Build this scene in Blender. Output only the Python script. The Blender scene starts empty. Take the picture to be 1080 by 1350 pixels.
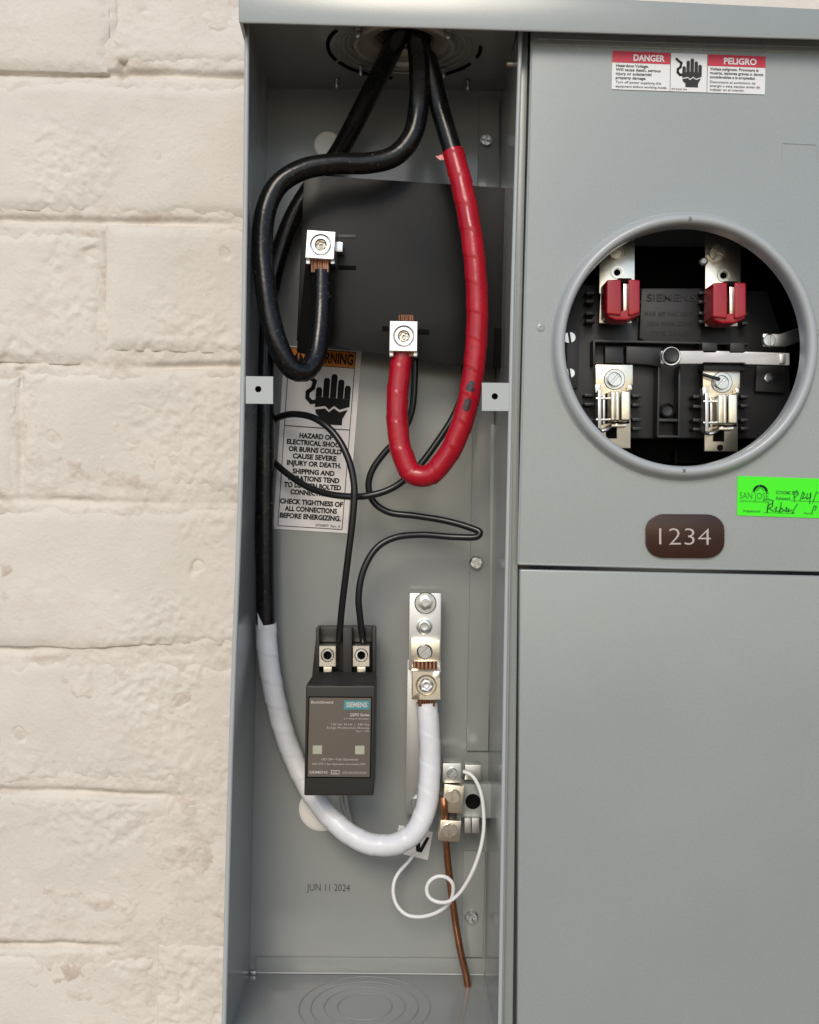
import bpy, bmesh, math, random
from mathutils import Vector, Matrix, Euler, noise
random.seed(7)
R = math.radians
S = bpy.context.scene
COL = S.collection

# ------------------------------------------------------------------ camera
F, CU, CV = 1400.0, 540.0, 675.0            # focal length and centre in photo pixels (1080 x 1350)
CAM = Vector((0, -0.70, 0))
ROT = Matrix.Rotation(R(0.2), 3, 'Z') @ Matrix.Rotation(R(90 - 0.8), 3, 'X') @ Matrix.Rotation(R(1.15), 3, 'Z')
cd = bpy.data.cameras.new('camera'); cam = bpy.data.objects.new('camera', cd); COL.objects.link(cam)
cam.location = CAM; cam.rotation_euler = ROT.to_euler()
cd.sensor_fit = 'VERTICAL'; cd.sensor_height = 24; cd.lens = 24 * F / 1350
cd.clip_start = 0.01; cd.clip_end = 200
S.camera = cam

# ------------------------------------------------------------------ light
SUN_DIR = Vector((-0.12, -0.78, 0.52)).normalized()      # towards the sun
w = bpy.data.worlds.new('World'); S.world = w; w.use_nodes = True
nt = w.node_tree; bg = nt.nodes['Background']
sky = nt.nodes.new('ShaderNodeTexSky'); sky.sky_type = 'NISHITA'; sky.sun_disc = False
sky.sun_elevation = math.asin(SUN_DIR.z); sky.sun_rotation = math.atan2(SUN_DIR.x, SUN_DIR.y)
sky.air_density = 1.0; sky.dust_density = 1.0; sky.ozone_density = 1.6
nt.links.new(sky.outputs[0], bg.inputs[0]); bg.inputs[1].default_value = 0.135
sd = bpy.data.lights.new('sun', 'SUN'); sun = bpy.data.objects.new('sun', sd); COL.objects.link(sun)
sd.energy = 1.45; sd.angle = R(22); sd.color = (1, 0.88, 0.72)
sun.rotation_euler = SUN_DIR.to_track_quat('Z', 'Y').to_euler()
S.view_settings.view_transform = 'Standard'; S.view_settings.look = 'None'
S.view_settings.exposure = 0.15; S.view_settings.gamma = 1

# ------------------------------------------------------------------ helpers
def P(u, v, y):
    d = ROT @ Vector(((u - CU) / F, -(v - CV) / F, -1))
    return CAM + d * ((y - CAM.y) / d.y)
def px(y): return (y - CAM.y) / F            # metres per photo pixel at depth y
ORG = {}
def link(name, data, parent=None, org=None):
    o = bpy.data.objects.new(name, data); COL.objects.link(o)
    if parent is not None:
        o.parent = parent; ORG[o.name] = ORG[parent.name]
    else:
        o.location = org; ORG[o.name] = Vector(org)
    return o
def tag(o, label, cat, group=None):
    o['label'] = label; o['category'] = cat
    if group: o['group'] = group
    return o
def thing(name, loc, label, cat, group=None):
    return tag(link(name, None, None, loc), label, cat, group)

class MB:
    def __init__(s): s.bm = bmesh.new(); s.uv = s.bm.loops.layers.uv.new('UVMap')
    def face(s, vs, smooth=True):
        try:
            f = s.bm.faces.new(vs); f.smooth = smooth; return f
        except ValueError: return None
    def solid(s, front, back, bevel=0.0, seg=2):
        """closed prism between two loops of world points"""
        t = bmesh.new()
        a = [t.verts.new(p) for p in front]; b = [t.verts.new(p) for p in back]
        n = len(a)
        t.faces.new(a); t.faces.new(b[::-1])
        for i in range(n): t.faces.new((a[i], b[i], b[(i+1) % n], a[(i+1) % n]))
        bmesh.ops.recalc_face_normals(t, faces=t.faces[:])
        if bevel > 0:
            bmesh.ops.bevel(t, geom=t.edges[:], offset=bevel, segments=seg, profile=0.6, affect='EDGES', clamp_overlap=True)
        for f in t.faces: f.smooth = True
        me = bpy.data.meshes.new('t'); t.to_mesh(me); t.free(); s.bm.from_mesh(me); bpy.data.meshes.remove(me)
        return s
    def prism(s, pts, y0, y1, bevel=0.0, seg=2):
        f = [P(u, v, y0) for u, v in pts]; d = Vector((0, y1 - y0, 0))
        return s.solid(f, [p + d for p in f], bevel, seg)
    def rect(s, u0, v0, u1, v1, y0, y1, bevel=0.0, roll=0.0):
        cu, cv = (u0+u1)/2, (v0+v1)/2; c, q = math.cos(R(roll)), math.sin(R(roll))
        pts = [(cu + (a-cu)*c - (b-cv)*q, cv + (a-cu)*q + (b-cv)*c) for a, b in ((u0, v0), (u1, v0), (u1, v1), (u0, v1))]
        return s.prism(pts, y0, y1, bevel)
    def lathe(s, c, axis, prof, seg=32, ellip=None):
        """prof: (radius m, offset m along axis) list; radius 0 closes"""
        axis = Vector(axis).normalized(); a = axis.orthogonal().normalized(); b = axis.cross(a)
        rings = []
        for r, h in prof:
            if r <= 1e-9: rings.append([s.bm.verts.new(c + axis*h)])
            else: rings.append([s.bm.verts.new(c + axis*h + (a*math.cos(k*2*math.pi/seg) + b*math.sin(k*2*math.pi/seg))*r) for k in range(seg)])
        for p, q in zip(rings, rings[1:]):
            for k in range(seg):
                k2 = (k+1) % seg
                if len(p) == 1 and len(q) == 1: continue
                if len(p) == 1: s.face((p[0], q[k2], q[k]))
                elif len(q) == 1: s.face((p[k], p[k2], q[0]))
                else: s.face((p[k], p[k2], q[k2], q[k]))
        return s
    def disc(s, u, v, y0, y1, r, seg=32, bev=None):
        """solid disc facing the camera side (-y)"""
        m = px(y0); r *= m; h = y1 - y0; bv = min(r*0.2, abs(h)*0.4) if bev is None else bev
        return s.lathe(P(u, v, y0), (0, 1, 0), [(0, 0), (r-bv, 0), (r, bv), (r, h), (0, h)], seg)
    def sector(s, u, v, y0, y1, r, a0, a1, gap, seg=8):
        m = px(y0); c = P(u, v, y0); am = (a0+a1)/2
        off = Vector((math.cos(am), 0, -math.sin(am))) * gap*m
        pts = [c + off] if a1 - a0 < math.pi*0.99 else []
        for k in range(seg+1):
            a = a0 + (a1-a0)*k/seg
            pts.append(c + off + Vector((math.cos(a), 0, -math.sin(a)))*(r*m - gap*m*0.9))
        return s.solid(pts, [p + Vector((0, y1-y0, 0)) for p in pts], min(0.00025, r*m*0.08), 1)
    def tube(s, pts, r, seg=16, step=0.0025, tape=0, closed=True, wob=0.0, rfun=None):
        """pts: (u,v,y) photo-pixel path points or Vectors; r in metres"""
        W = [p if isinstance(p, Vector) else P(*p) for p in pts]
        Q = []; E = [W[0]*2 - W[1]] + W + [W[-1]*2 - W[-2]]
        for i in range(1, len(E)-2):
            p0, p1, p2, p3 = E[i-1:i+3]; n = max(2, int((p2-p1).length/step))
            t0 = 0; t1 = max(1e-6, (p1-p0).length)**0.5; t2 = t1 + max(1e-6, (p2-p1).length)**0.5; t3 = t2 + max(1e-6, (p3-p2).length)**0.5
            for k in range(n):
                t = t1 + (t2-t1)*k/n
                A1 = p0*((t1-t)/(t1-t0)) + p1*((t-t0)/(t1-t0)); A2 = p1*((t2-t)/(t2-t1)) + p2*((t-t1)/(t2-t1)); A3 = p2*((t3-t)/(t3-t2)) + p3*((t-t2)/(t3-t2))
                B1 = A1*((t2-t)/(t2-t0)) + A2*((t-t0)/(t2-t0)); B2 = A2*((t3-t)/(t3-t1)) + A3*((t-t1)/(t3-t1))
                Q.append(B1*((t2-t)/(t2-t1)) + B2*((t-t1)/(t2-t1)))
        Q.append(W[-1].copy())
        N = len(Q); up = None; L = 0; rings = []
        for i, q in enumerate(Q):
            tg = (Q[min(N-1, i+1)] - Q[max(0, i-1)]).normalized()
            if up is None: up = tg.orthogonal().normalized()
            up = (up - tg*up.dot(tg)).normalized(); sd_ = tg.cross(up)
            if i: L += (q - Q[i-1]).length
            ring = []
            for k in range(seg):
                a = 2*math.pi*k/seg; rr = r if rfun is None else r*rfun(L)
                if tape:
                    ph = (L/tape*(1 + 0.0) + 0.16*noise.noise(Vector((L*35, 3.3, 0))) + k/seg) % 1.0
                    rr *= 1 + 0.055*ph**3 - (0.03 if ph < 0.06 else 0) + 0.022*noise.noise(Vector((L*120, math.cos(a)*1.3, math.sin(a)*1.3)))
                if wob: rr *= 1 + wob*noise.noise(q*60 + Vector((math.cos(a), math.sin(a), 0)))
                ring.append((s.bm.verts.new(q + (up*math.cos(a) + sd_*math.sin(a))*rr), k/seg, L))
            rings.append(ring)
        for p, q in zip(rings, rings[1:]):
            for k in range(seg):
                k2 = (k+1) % seg
                f = s.face((p[k][0], p[k2][0], q[k2][0], q[k][0]))
                if f:
                    for lp, (uu, vv) in zip(f.loops, ((k/seg, p[k][2]), ((k+1)/seg, p[k][2]), ((k+1)/seg, q[k][2]), (k/seg, q[k][2]))): lp[s.uv].uv = (uu, vv)
        if closed:
            s.face([x[0] for x in rings[0]][::-1], False); s.face([x[0] for x in rings[-1]], False)
        return s
    def bars(s, pts, r, seg=8):
        W = [p if isinstance(p, Vector) else P(*p) for p in pts]
        for a, b in zip(W, W[1:]): s.tube([a, a.lerp(b, 0.5), b], r, seg, 1.0)
        return s
    def quadstrip(s, rows):
        """grid of world points"""
        g = [[s.bm.verts.new(p) for p in r] for r in rows]
        for a, b in zip(g, g[1:]):
            for i in range(len(a)-1): s.face((a[i], a[i+1], b[i+1], b[i]))
        return s
    def build(s, name, mat, parent=None, org=None, sharp=40, flip=False):
        bm = s.bm
        if flip is None: pass
        if parent is not None: o0 = ORG[parent.name]
        else:
            if org is None:
                lo = Vector((min(v.co.x for v in bm.verts), min(v.co.y for v in bm.verts), min(v.co.z for v in bm.verts)))
                hi = Vector((max(v.co.x for v in bm.verts), max(v.co.y for v in bm.verts), max(v.co.z for v in bm.verts)))
                org = Vector(((lo.x+hi.x)/2, hi.y, lo.z))
            o0 = Vector(org)
        bmesh.ops.translate(bm, verts=bm.verts[:], vec=-o0)
        me = bpy.data.meshes.new(name); bm.to_mesh(me); bm.free()
        me.materials.append(mat)
        if sharp: me.set_sharp_from_angle(angle=R(sharp))
        return link(name, me, parent, o0)

# ------------------------------------------------------------------ materials
def srgb(*c): return tuple((x/255/12.92 if x/255 <= 0.04045 else ((x/255+0.055)/1.055)**2.4) for x in c) + (1,)
def mat(name, col, rough=0.5, metal=0.0, bump=0.0, bscale=200.0, var=0.0, vscale=8.0, rvar=0.0, coat=0.0, stretch=(1, 1, 1), spec=0.5):
    m = bpy.data.materials.new(name); m.use_nodes = True
    n, l = m.node_tree.nodes, m.node_tree.links; b = n['Principled BSDF']
    b.inputs['Base Color'].default_value = col if len(col) == 4 else tuple(col) + (1,)
    b.inputs['Roughness'].default_value = rough; b.inputs['Metallic'].default_value = metal
    b.inputs['Coat Weight'].default_value = coat; b.inputs['Specular IOR Level'].default_value = spec
    g = n.new('ShaderNodeNewGeometry'); mp = n.new('ShaderNodeMapping'); mp.inputs['Scale'].default_value = stretch
    l.new(g.outputs['Position'], mp.inputs['Vector'])
    if var or rvar:
        t = n.new('ShaderNodeTexNoise'); t.inputs['Scale'].default_value = vscale; t.inputs['Detail'].default_value = 5; l.new(mp.outputs[0], t.inputs['Vector'])
    if var:
        mr = n.new('ShaderNodeMapRange'); mr.inputs['From Min'].default_value = 0.3; mr.inputs['From Max'].default_value = 0.7
        mr.inputs['To Min'].default_value = 1-var; mr.inputs['To Max'].default_value = 1+var; l.new(t.outputs['Fac'], mr.inputs['Value'])
        mx = n.new('ShaderNodeVectorMath'); mx.operation = 'SCALE'; mx.inputs[0].default_value = b.inputs['Base Color'].default_value[:3]
        l.new(mr.outputs[0], mx.inputs['Scale']); l.new(mx.outputs[0], b.inputs['Base Color'])
    if rvar:
        mr = n.new('ShaderNodeMapRange'); mr.inputs['From Min'].default_value = 0.3; mr.inputs['From Max'].default_value = 0.7
        mr.inputs['To Min'].default_value = rough-rvar; mr.inputs['To Max'].default_value = rough+rvar; l.new(t.outputs['Fac'], mr.inputs['Value']); l.new(mr.outputs[0], b.inputs['Roughness'])
    if bump:
        t2 = n.new('ShaderNodeTexNoise'); t2.inputs['Scale'].default_value = bscale; t2.inputs['Detail'].default_value = 4; l.new(mp.outputs[0], t2.inputs['Vector'])
        bp = n.new('ShaderNodeBump'); bp.inputs['Strength'].default_value = 1.0; bp.inputs['Distance'].default_value = bump
        l.new(t2.outputs['Fac'], bp.inputs['Height']); l.new(bp.outputs[0], b.inputs['Normal'])
    return m
def spots(m, pts, col):
    """stains of the given colour round world points"""
    n, l = m.node_tree.nodes, m.node_tree.links; b = n['Principled BSDF']
    src = b.inputs['Base Color'].links[0].from_socket if b.inputs['Base Color'].links else None
    base = b.inputs['Base Color'].default_value[:]
    g = n.new('ShaderNodeNewGeometry')
    for p, r in pts:
        d = n.new('ShaderNodeVectorMath'); d.operation = 'DISTANCE'; l.new(g.outputs['Position'], d.inputs[0]); d.inputs[1].default_value = p
        mr = n.new('ShaderNodeMapRange'); mr.inputs['From Min'].default_value = r*0.8; mr.inputs['From Max'].default_value = r; mr.inputs['To Min'].default_value = 1; mr.inputs['To Max'].default_value = 0
        l.new(d.outputs['Value'], mr.inputs['Value'])
        mx = n.new('ShaderNodeMix'); mx.data_type = 'RGBA'; l.new(mr.outputs[0], mx.inputs['Factor'])
        if src is None: mx.inputs['A'].default_value = base
        else: l.new(src, mx.inputs['A'])
        mx.inputs['B'].default_value = col; src = mx.outputs['Result']
    l.new(src, b.inputs['Base Color'])
def scuffs(m, col, scale, lo, hi, stretch=(1, 1, 1)):
    """scattered worn flecks"""
    n, l = m.node_tree.nodes, m.node_tree.links; b = n['Principled BSDF']
    src = b.inputs['Base Color'].links[0].from_socket if b.inputs['Base Color'].links else None
    base = b.inputs['Base Color'].default_value[:]
    g = n.new('ShaderNodeNewGeometry'); mp = n.new('ShaderNodeMapping'); mp.inputs['Scale'].default_value = stretch; l.new(g.outputs['Position'], mp.inputs['Vector'])
    t = n.new('ShaderNodeTexNoise'); t.inputs['Scale'].default_value = scale; t.inputs['Detail'].default_value = 6; t.inputs['Roughness'].default_value = 0.7; l.new(mp.outputs[0], t.inputs['Vector'])
    mr = n.new('ShaderNodeMapRange'); mr.inputs['From Min'].default_value = lo; mr.inputs['From Max'].default_value = hi; l.new(t.outputs['Fac'], mr.inputs['Value'])
    mx = n.new('ShaderNodeMix'); mx.data_type = 'RGBA'; l.new(mr.outputs[0], mx.inputs['Factor'])
    if src is None: mx.inputs['A'].default_value = base
    else: l.new(src, mx.inputs['A'])
    mx.inputs['B'].default_value = col; l.new(mx.outputs['Result'], b.inputs['Base Color'])

M = {}
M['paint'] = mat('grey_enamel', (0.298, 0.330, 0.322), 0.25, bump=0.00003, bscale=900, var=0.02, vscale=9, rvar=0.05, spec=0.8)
M['paint_in'] = mat('grey_enamel_inside_dim', (0.276, 0.292, 0.284), 0.17, bump=0.00002, bscale=700, var=0.02, vscale=7, rvar=0.04)  # same paint as outside, darkened to put the bay's shade into it
scuffs(M['paint_in'], (0.42, 0.43, 0.41, 1), 90, 0.72, 0.80)
for nm in ('paint', 'paint_in'):
    m = M[nm]; n, l = m.node_tree.nodes, m.node_tree.links; b = n['Principled BSDF']; src = b.inputs['Base Color'].links[0].from_socket
    g = n.new('ShaderNodeNewGeometry'); t = n.new('ShaderNodeTexNoise'); t.inputs['Scale'].default_value = 1100; t.inputs['Detail'].default_value = 2; l.new(g.outputs['Position'], t.inputs['Vector'])
    mr = n.new('ShaderNodeMapRange'); mr.inputs['From Min'].default_value = 0.3; mr.inputs['From Max'].default_value = 0.7; mr.inputs['To Min'].default_value = 0.955; mr.inputs['To Max'].default_value = 1.045; l.new(t.outputs['Fac'], mr.inputs['Value'])
    vm = n.new('ShaderNodeVectorMath'); vm.operation = 'SCALE'; l.new(src, vm.inputs[0]); l.new(mr.outputs[0], vm.inputs['Scale']); l.new(vm.outputs[0], b.inputs['Base Color'])
scuffs(M['paint'], (0.24, 0.25, 0.25, 1), 420, 0.735, 0.78)
scuffs(M['paint_in'], (0.50, 0.50, 0.48, 1), 500, 0.735, 0.78)
for nm, dist in (('paint', 0.0050), ('paint_in', 0.0014)):
    n, l = M[nm].node_tree.nodes, M[nm].node_tree.links; b = n['Principled BSDF']; b0 = b.inputs['Normal'].links[0].from_node
    g = n.new('ShaderNodeNewGeometry'); t = n.new('ShaderNodeTexNoise'); t.inputs['Scale'].default_value = 3.5 if nm == 'paint' else 6; t.inputs['Detail'].default_value = 1; l.new(g.outputs['Position'], t.inputs['Vector'])
    bp = n.new('ShaderNodeBump'); bp.inputs['Strength'].default_value = 1; bp.inputs['Distance'].default_value = dist; l.new(t.outputs['Fac'], bp.inputs['Height']); l.new(bp.outputs[0], b0.inputs['Normal'])
M['edge'] = mat('grey_enamel_edge', (0.42, 0.45, 0.45), 0.28)  # lighter copy of the grey, edge highlights put into its colour
M['brick'] = mat('white_masonry_paint', (0.70, 0.656, 0.592), 0.72, bump=0.00045, bscale=420, var=0.05, vscale=10, stretch=(1, 1, 1))
scuffs(M['brick'], (0.55, 0.46, 0.38, 1), 70, 0.75, 0.90)
scuffs(M['brick'], (0.22, 0.18, 0.15, 1), 260, 0.755, 0.80)
scuffs(M['brick'], (0.62, 0.55, 0.47, 1), 9, 0.56, 0.80)
M['mortar'] = mat('painted_mortar', (0.695, 0.645, 0.576), 0.74, bump=0.0007, bscale=300, var=0.05, vscale=25)
scuffs(M['mortar'], (0.42, 0.30, 0.22, 1), 34, 0.53, 0.82, (0.6, 1, 1))
M['ground'] = mat('bare_soil', (0.21, 0.145, 0.085), 0.85, bump=0.002, bscale=40, var=0.15, vscale=3)
M['bounce'] = mat('pale_bounce_ground', (0.52, 0.46, 0.38), 0.85, bump=0.002, bscale=40, var=0.12, vscale=3)
M['gap'] = mat('dark_gap_grey', (0.09, 0.09, 0.09), 0.6)
M['ring'] = mat('ring_enamel_skylit', (0.40, 0.43, 0.44), 0.25, bump=0.00003, bscale=900)  # paler ring grey, with sky reflection put into the colour
M['blackcable'] = mat('black_insulation', (0.006, 0.006, 0.006), 0.25, bump=0.00014, bscale=260, rvar=0.08, vscale=40, spec=0.4)
scuffs(M['blackcable'], (0.11, 0.105, 0.095, 1), 330, 0.60, 0.74)
M['wire'] = mat('thin_black_insulation', (0.012, 0.012, 0.013), 0.28, bump=0.00004, bscale=500)
M['red'] = mat('red_tape', (0.42, 0.007, 0.020), 0.25, bump=0.00025, bscale=160, var=0.10, vscale=60, rvar=0.08)
M['white_tape'] = mat('white_tape', (0.76, 0.78, 0.82), 0.32, bump=0.00025, bscale=140, var=0.05, vscale=50)
scuffs(M['white_tape'], (0.32, 0.27, 0.24, 1), 90, 0.71, 0.80)
M['white_wire'] = mat('white_insulation', (0.80, 0.80, 0.80), 0.35)
M['copper'] = mat('copper', (0.56, 0.25, 0.135), 0.27, 1.0, bump=0.00008, bscale=400, var=0.2, vscale=90)
M['copper_dull'] = mat('oxidised_copper', (0.40, 0.19, 0.11), 0.33, 1.0, bump=0.0001, bscale=300, var=0.35, vscale=60)
M['alu'] = mat('aluminium', (0.72, 0.73, 0.74), 0.30, 1.0, bump=0.00012, bscale=300, var=0.04, vscale=60, rvar=0.08)
M['alu_bar'] = mat('extruded_aluminium', (0.66, 0.665, 0.66), 0.40, 1.0, bump=0.00005, bscale=400, var=0.05, vscale=30, stretch=(6, 1, 0.4))
M['tin'] = mat('tin_plating', (0.83, 0.79, 0.70), 0.28, 1.0, bump=0.00008, bscale=200, var=0.10, vscale=40)
M['brass'] = mat('warm_plating', (0.86, 0.80, 0.66), 0.30, 1.0, bump=0.00006, bscale=260, var=0.08, vscale=40)
M['zinc'] = mat('zinc_plating', (0.62, 0.64, 0.64), 0.30, 1.0, bump=0.00008, bscale=500, var=0.1, vscale=80)
M['dark_steel'] = mat('dark_recess_steel', (0.18, 0.17, 0.15), 0.45, 1.0)
M['hub'] = mat('cast_hub', (0.50, 0.48, 0.43), 0.3, 0.5, bump=0.0001, bscale=300)
M['barrier'] = mat('black_fibre_sheet', (0.009, 0.009, 0.009), 0.38, bump=0.00005, bscale=220, rvar=0.05, vscale=12, spec=0.22)
scuffs(M['barrier'], (0.020, 0.019, 0.017, 1), 35, 0.60, 0.95)
M['plastic'] = mat('black_moulded_plastic', (0.014, 0.015, 0.017), 0.42, bump=0.00006, bscale=900, rvar=0.05, vscale=40)
M['plastic_br'] = mat('brown_black_plastic', (0.022, 0.020, 0.018), 0.45, bump=0.00006, bscale=900)
M['void'] = mat('void_black', (0.004, 0.004, 0.004), 0.8, spec=0.1)  # near black for holes, slots and dark parts; hole shade put into the colour
M['label_br'] = mat('taupe_label', (0.125, 0.105, 0.085), 0.42, var=0.06, vscale=30)
M['teal'] = mat('teal_print', (0.055, 0.27, 0.30), 0.45)
M['print_pale'] = mat('pale_print', (0.55, 0.52, 0.48), 0.5)
M['lamp'] = mat('indicator_window', (0.42, 0.43, 0.33), 0.25)
M['paper'] = mat('white_sticker', (0.83, 0.80, 0.785), 0.40, var=0.02, vscale=40)
M['paper2'] = mat('white_vinyl', (0.78, 0.79, 0.80), 0.35)
M['ink'] = mat('black_print', (0.006, 0.006, 0.006), 0.6, spec=0.2)
M['greyink'] = mat('grey_print', (0.04, 0.04, 0.045), 0.6, spec=0.2)
M['orange'] = mat('orange_print', (0.72, 0.24, 0.012), 0.45)
M['redprint'] = mat('red_print', (0.56, 0.012, 0.045), 0.4)
M['green'] = mat('fluorescent_green_paper', (0.055, 0.93, 0.006), 0.55)
M['greenink'] = mat('green_print', (0.012, 0.20, 0.02), 0.5)
M['plate'] = mat('brown_phenolic', (0.040, 0.016, 0.010), 0.24, spec=0.35, bump=0.00003, bscale=500, var=0.1, vscale=40)
M['engrave'] = mat('engraved_fill', (0.52, 0.46, 0.42), 0.45, 0.6)
M['redplastic'] = mat('maroon_plastic', (0.36, 0.012, 0.024), 0.22, var=0.06, vscale=80, bump=0.00004, bscale=500)
M['bar'] = mat('pale_lever', (0.60, 0.59, 0.59), 0.45, 0.3, var=0.08, vscale=60)
M['plug'] = mat('white_plug', (0.86, 0.85, 0.81), 0.3)
M['embosstext'] = mat('moulded_lettering', (0.012, 0.012, 0.013), 0.5)

# ------------------------------------------------------------------ flat print
_fc = {}
def text_mesh(s, bold=0.0):
    k = (s, bold)
    if k not in _fc:
        cu = bpy.data.curves.new('t', 'FONT'); cu.body = s; cu.size = 1; cu.offset = bold; cu.resolution_u = 3
        o = bpy.data.objects.new('t', cu); COL.objects.link(o)
        me = bpy.data.meshes.new_from_object(o.evaluated_get(bpy.context.evaluated_depsgraph_get()))
        _fc[k] = ([tuple(v.co[:2]) for v in me.vertices], [tuple(p.vertices) for p in me.polygons])
        bpy.data.objects.remove(o); bpy.data.curves.remove(cu); bpy.data.meshes.remove(me)
    return _fc[k]
class Flat:
    """quad on the photo (TL, TR, BR, BL pixels) at depth y, with its own w x h units"""
    def __init__(s, q, y, w, h): s.q, s.y, s.w, s.h = q, y, w, h
    def at(s, x, y, off=0.0):
        a, b = x/s.w, y/s.h; (tl, tr, br, bl) = s.q
        u = (tl[0]*(1-a)+tr[0]*a)*(1-b) + (bl[0]*(1-a)+br[0]*a)*b
        v = (tl[1]*(1-a)+tr[1]*a)*(1-b) + (bl[1]*(1-a)+br[1]*a)*b
        return P(u, v, s.y) + Vector((0, -off, 0))
    def text(s, mb, t, x, y, h, align='L', width=None, bold=0.012, off=0.0003):
        vs, fs = text_mesh(t, bold); x0 = min(v[0] for v in vs); x1 = max(v[0] for v in vs)
        k = h/0.70; kx = k if width is None else width/(x1-x0); wd = (x1-x0)*kx
        ox = x if align == 'L' else (x - wd if align == 'R' else x - wd/2)
        bv = [mb.bm.verts.new(s.at(ox + (v[0]-x0)*kx, y - v[1]*k, off)) for v in vs]
        for f in fs: mb.face([bv[i] for i in f], False)
    def poly(s, mb, pts, off=0.0003):
        mb.face([mb.bm.verts.new(s.at(x, y, off)) for x, y in pts], False)
    def box(s, mb, x0, y0, x1, y1, off=0.0002): s.poly(mb, [(x0, y0), (x0, y1), (x1, y1), (x1, y0)], off)
    def frame(s, mb, x0, y0, x1, y1, t, off=0.0003):
        s.box(mb, x0, y0, x1, y0+t, off); s.box(mb, x0, y1-t, x1, y1, off); s.box(mb, x0, y0+t, x0+t, y1-t, off); s.box(mb, x1-t, y0+t, x1, y1-t, off)
    def stroke(s, mb, pts, t, off=0.0003):
        for (x0, y0), (x1, y1) in zip(pts, pts[1:]):
            d = math.hypot(x1-x0, y1-y0) or 1; nx, ny = -(y1-y0)/d*t/2, (x1-x0)/d*t/2; ex, ey = (x1-x0)/d*t*0.3, (y1-y0)/d*t*0.3
            s.poly(mb, [(x0+nx-ex, y0+ny-ey), (x1+nx+ex, y1+ny+ey), (x1-nx+ex, y1-ny+ey), (x0-nx-ex, y0-ny-ey)], off)
    def slab(s, th=0.0004, bevel=0):
        f = [s.at(0, 0), s.at(s.w, 0), s.at(s.w, s.h), s.at(0, s.h)]
        return MB().solid(f, [p + Vector((0, th, 0)) for p in f], bevel)

def shock_hand(fl, mb, x, y, k):
    """zapped hand with arriving current, about 60 wide x 70 high units times k"""
    q = lambda pts: [(x + a*k, y + b*k) for a, b in pts]
    for fx, top in ((17, 20), (27.2, 6), (37.4, 0), (47.6, 7), (57.4, 15)):
        n = [(fx-4.4, 33.9), (fx-4.4, top+3), (fx-2.4, top), (fx+2.4, top), (fx+4.4, top+3), (fx+4.4, 33.9)]
        fl.poly(mb, q(n[::-1]))
    fl.poly(mb, q([(12.6, 34), (12.6, 49), (27, 46), (33, 51), (40, 45), (48, 50), (61.8, 45), (61.8, 34)]))
    fl.poly(mb, q([(13, 52), (15, 58), (21, 63), (21, 72), (53, 72), (53, 63), (60, 49), (48, 53.5), (40, 48.5), (33, 54.5), (27, 49.5)]))
    fl.stroke(mb, q([(-3, 2), (4, 8), (10, 12), (8, 22), (1, 28), (1, 36), (7, 42), (12, 41)]), 6*k)

def holed_block(pts, y0, y1, hu, hv, hr, bev=0.0006, deep=0.0045):
    """block whose front face has a round hole for a set screw"""
    mb = MB(); c = [P(u, v, y0) for u, v in pts]; hc = P(hu, hv, y0); r = hr*px(y0); back = Vector((0, y1-y0, 0))
    cen = (c[0]+c[1]+c[2]+c[3])/4; outer = []; inset = []; per = 12
    for a, b in zip(c, c[1:] + c[:1]):
        for k in range(per): outer.append(a.lerp(b, k/per))
    w2, h2 = (c[1]-c[0]).length/2, (c[2]-c[1]).length/2; ax, ay = (c[1]-c[0]).normalized(), (c[2]-c[1]).normalized()
    for p in outer:
        d = p - cen; inset.append(cen + ax*d.dot(ax)*(1-bev/w2) + ay*d.dot(ay)*(1-bev/h2))
    hole = []
    for p in outer:
        d = p - hc; d.y = 0; hole.append(hc + d.normalized()*r)
    lp = lambda L: L + L[:1]; dn = lambda L, q: [p + Vector((0, q, 0)) for p in L]
    rows = [dn(outer, y1-y0), dn(outer, bev), inset, hole, [hc + (p-hc)*0.97 + Vector((0, 0.0003, 0)) for p in hole], [hc + (p-hc)*0.97 + Vector((0, deep, 0)) for p in hole]]
    g = [[mb.bm.verts.new(p) for p in r_] for r_ in rows]
    for a, b in zip(g, g[1:]):
        for k in range(len(a)): mb.face((a[k], a[(k+1) % len(a)], b[(k+1) % len(a)], b[k]))
    mb.face(g[0][::-1], False)
    mb.face(g[-1], False)
    bmesh.ops.recalc_face_normals(mb.bm, faces=mb.bm.faces[:])
    return mb
# ------------------------------------------------------------------ fasteners
def screw(u, v, y, r, parent, name='screw', m='zinc', kind='slot', ang=0.6, h=0.003, washer=0):
    """pan head on a plane at depth y"""
    mb = MB()
    if washer: mb.disc(u, v, y-0.0012, y, washer)
    y -= 0.0012 if washer else 0
    if kind == 'slot':
        mb.disc(u, v, y-h*0.5, y, r, 24)
        mb.sector(u, v, y-h, y-h*0.5-0.00005, r*0.97, ang, ang+math.pi, r*0.13, 12); mb.sector(u, v, y-h, y-h*0.5-0.00005, r*0.97, ang+math.pi, ang+2*math.pi, r*0.13, 12)
    elif kind == 'cross':
        mb.disc(u, v, y-h*0.5, y, r, 24)
        for k in range(4): mb.sector(u, v, y-h, y-h*0.5-0.00005, r*0.95, ang+k*math.pi/2, ang+(k+1)*math.pi/2, r*0.16, 6)
    elif kind == 'hexhead':
        mb.disc(u, v, y-h*0.35, y, r*1.12, 28, 0.0004)
        c = P(u, v, y-h); hx = [c + Vector((math.cos(ang+k*math.pi/3), 0, math.sin(ang+k*math.pi/3)))*r*0.78*px(y) for k in range(6)]
        mb.solid(hx, [p + Vector((0, h*0.66, 0)) for p in hx], 0.0004, 2)
        mb.disc(u, v, y-h-0.0003, y-h+0.0002, r*0.42, 20, 0.0002)
    return mb.build(name, M[m], parent)
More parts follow.
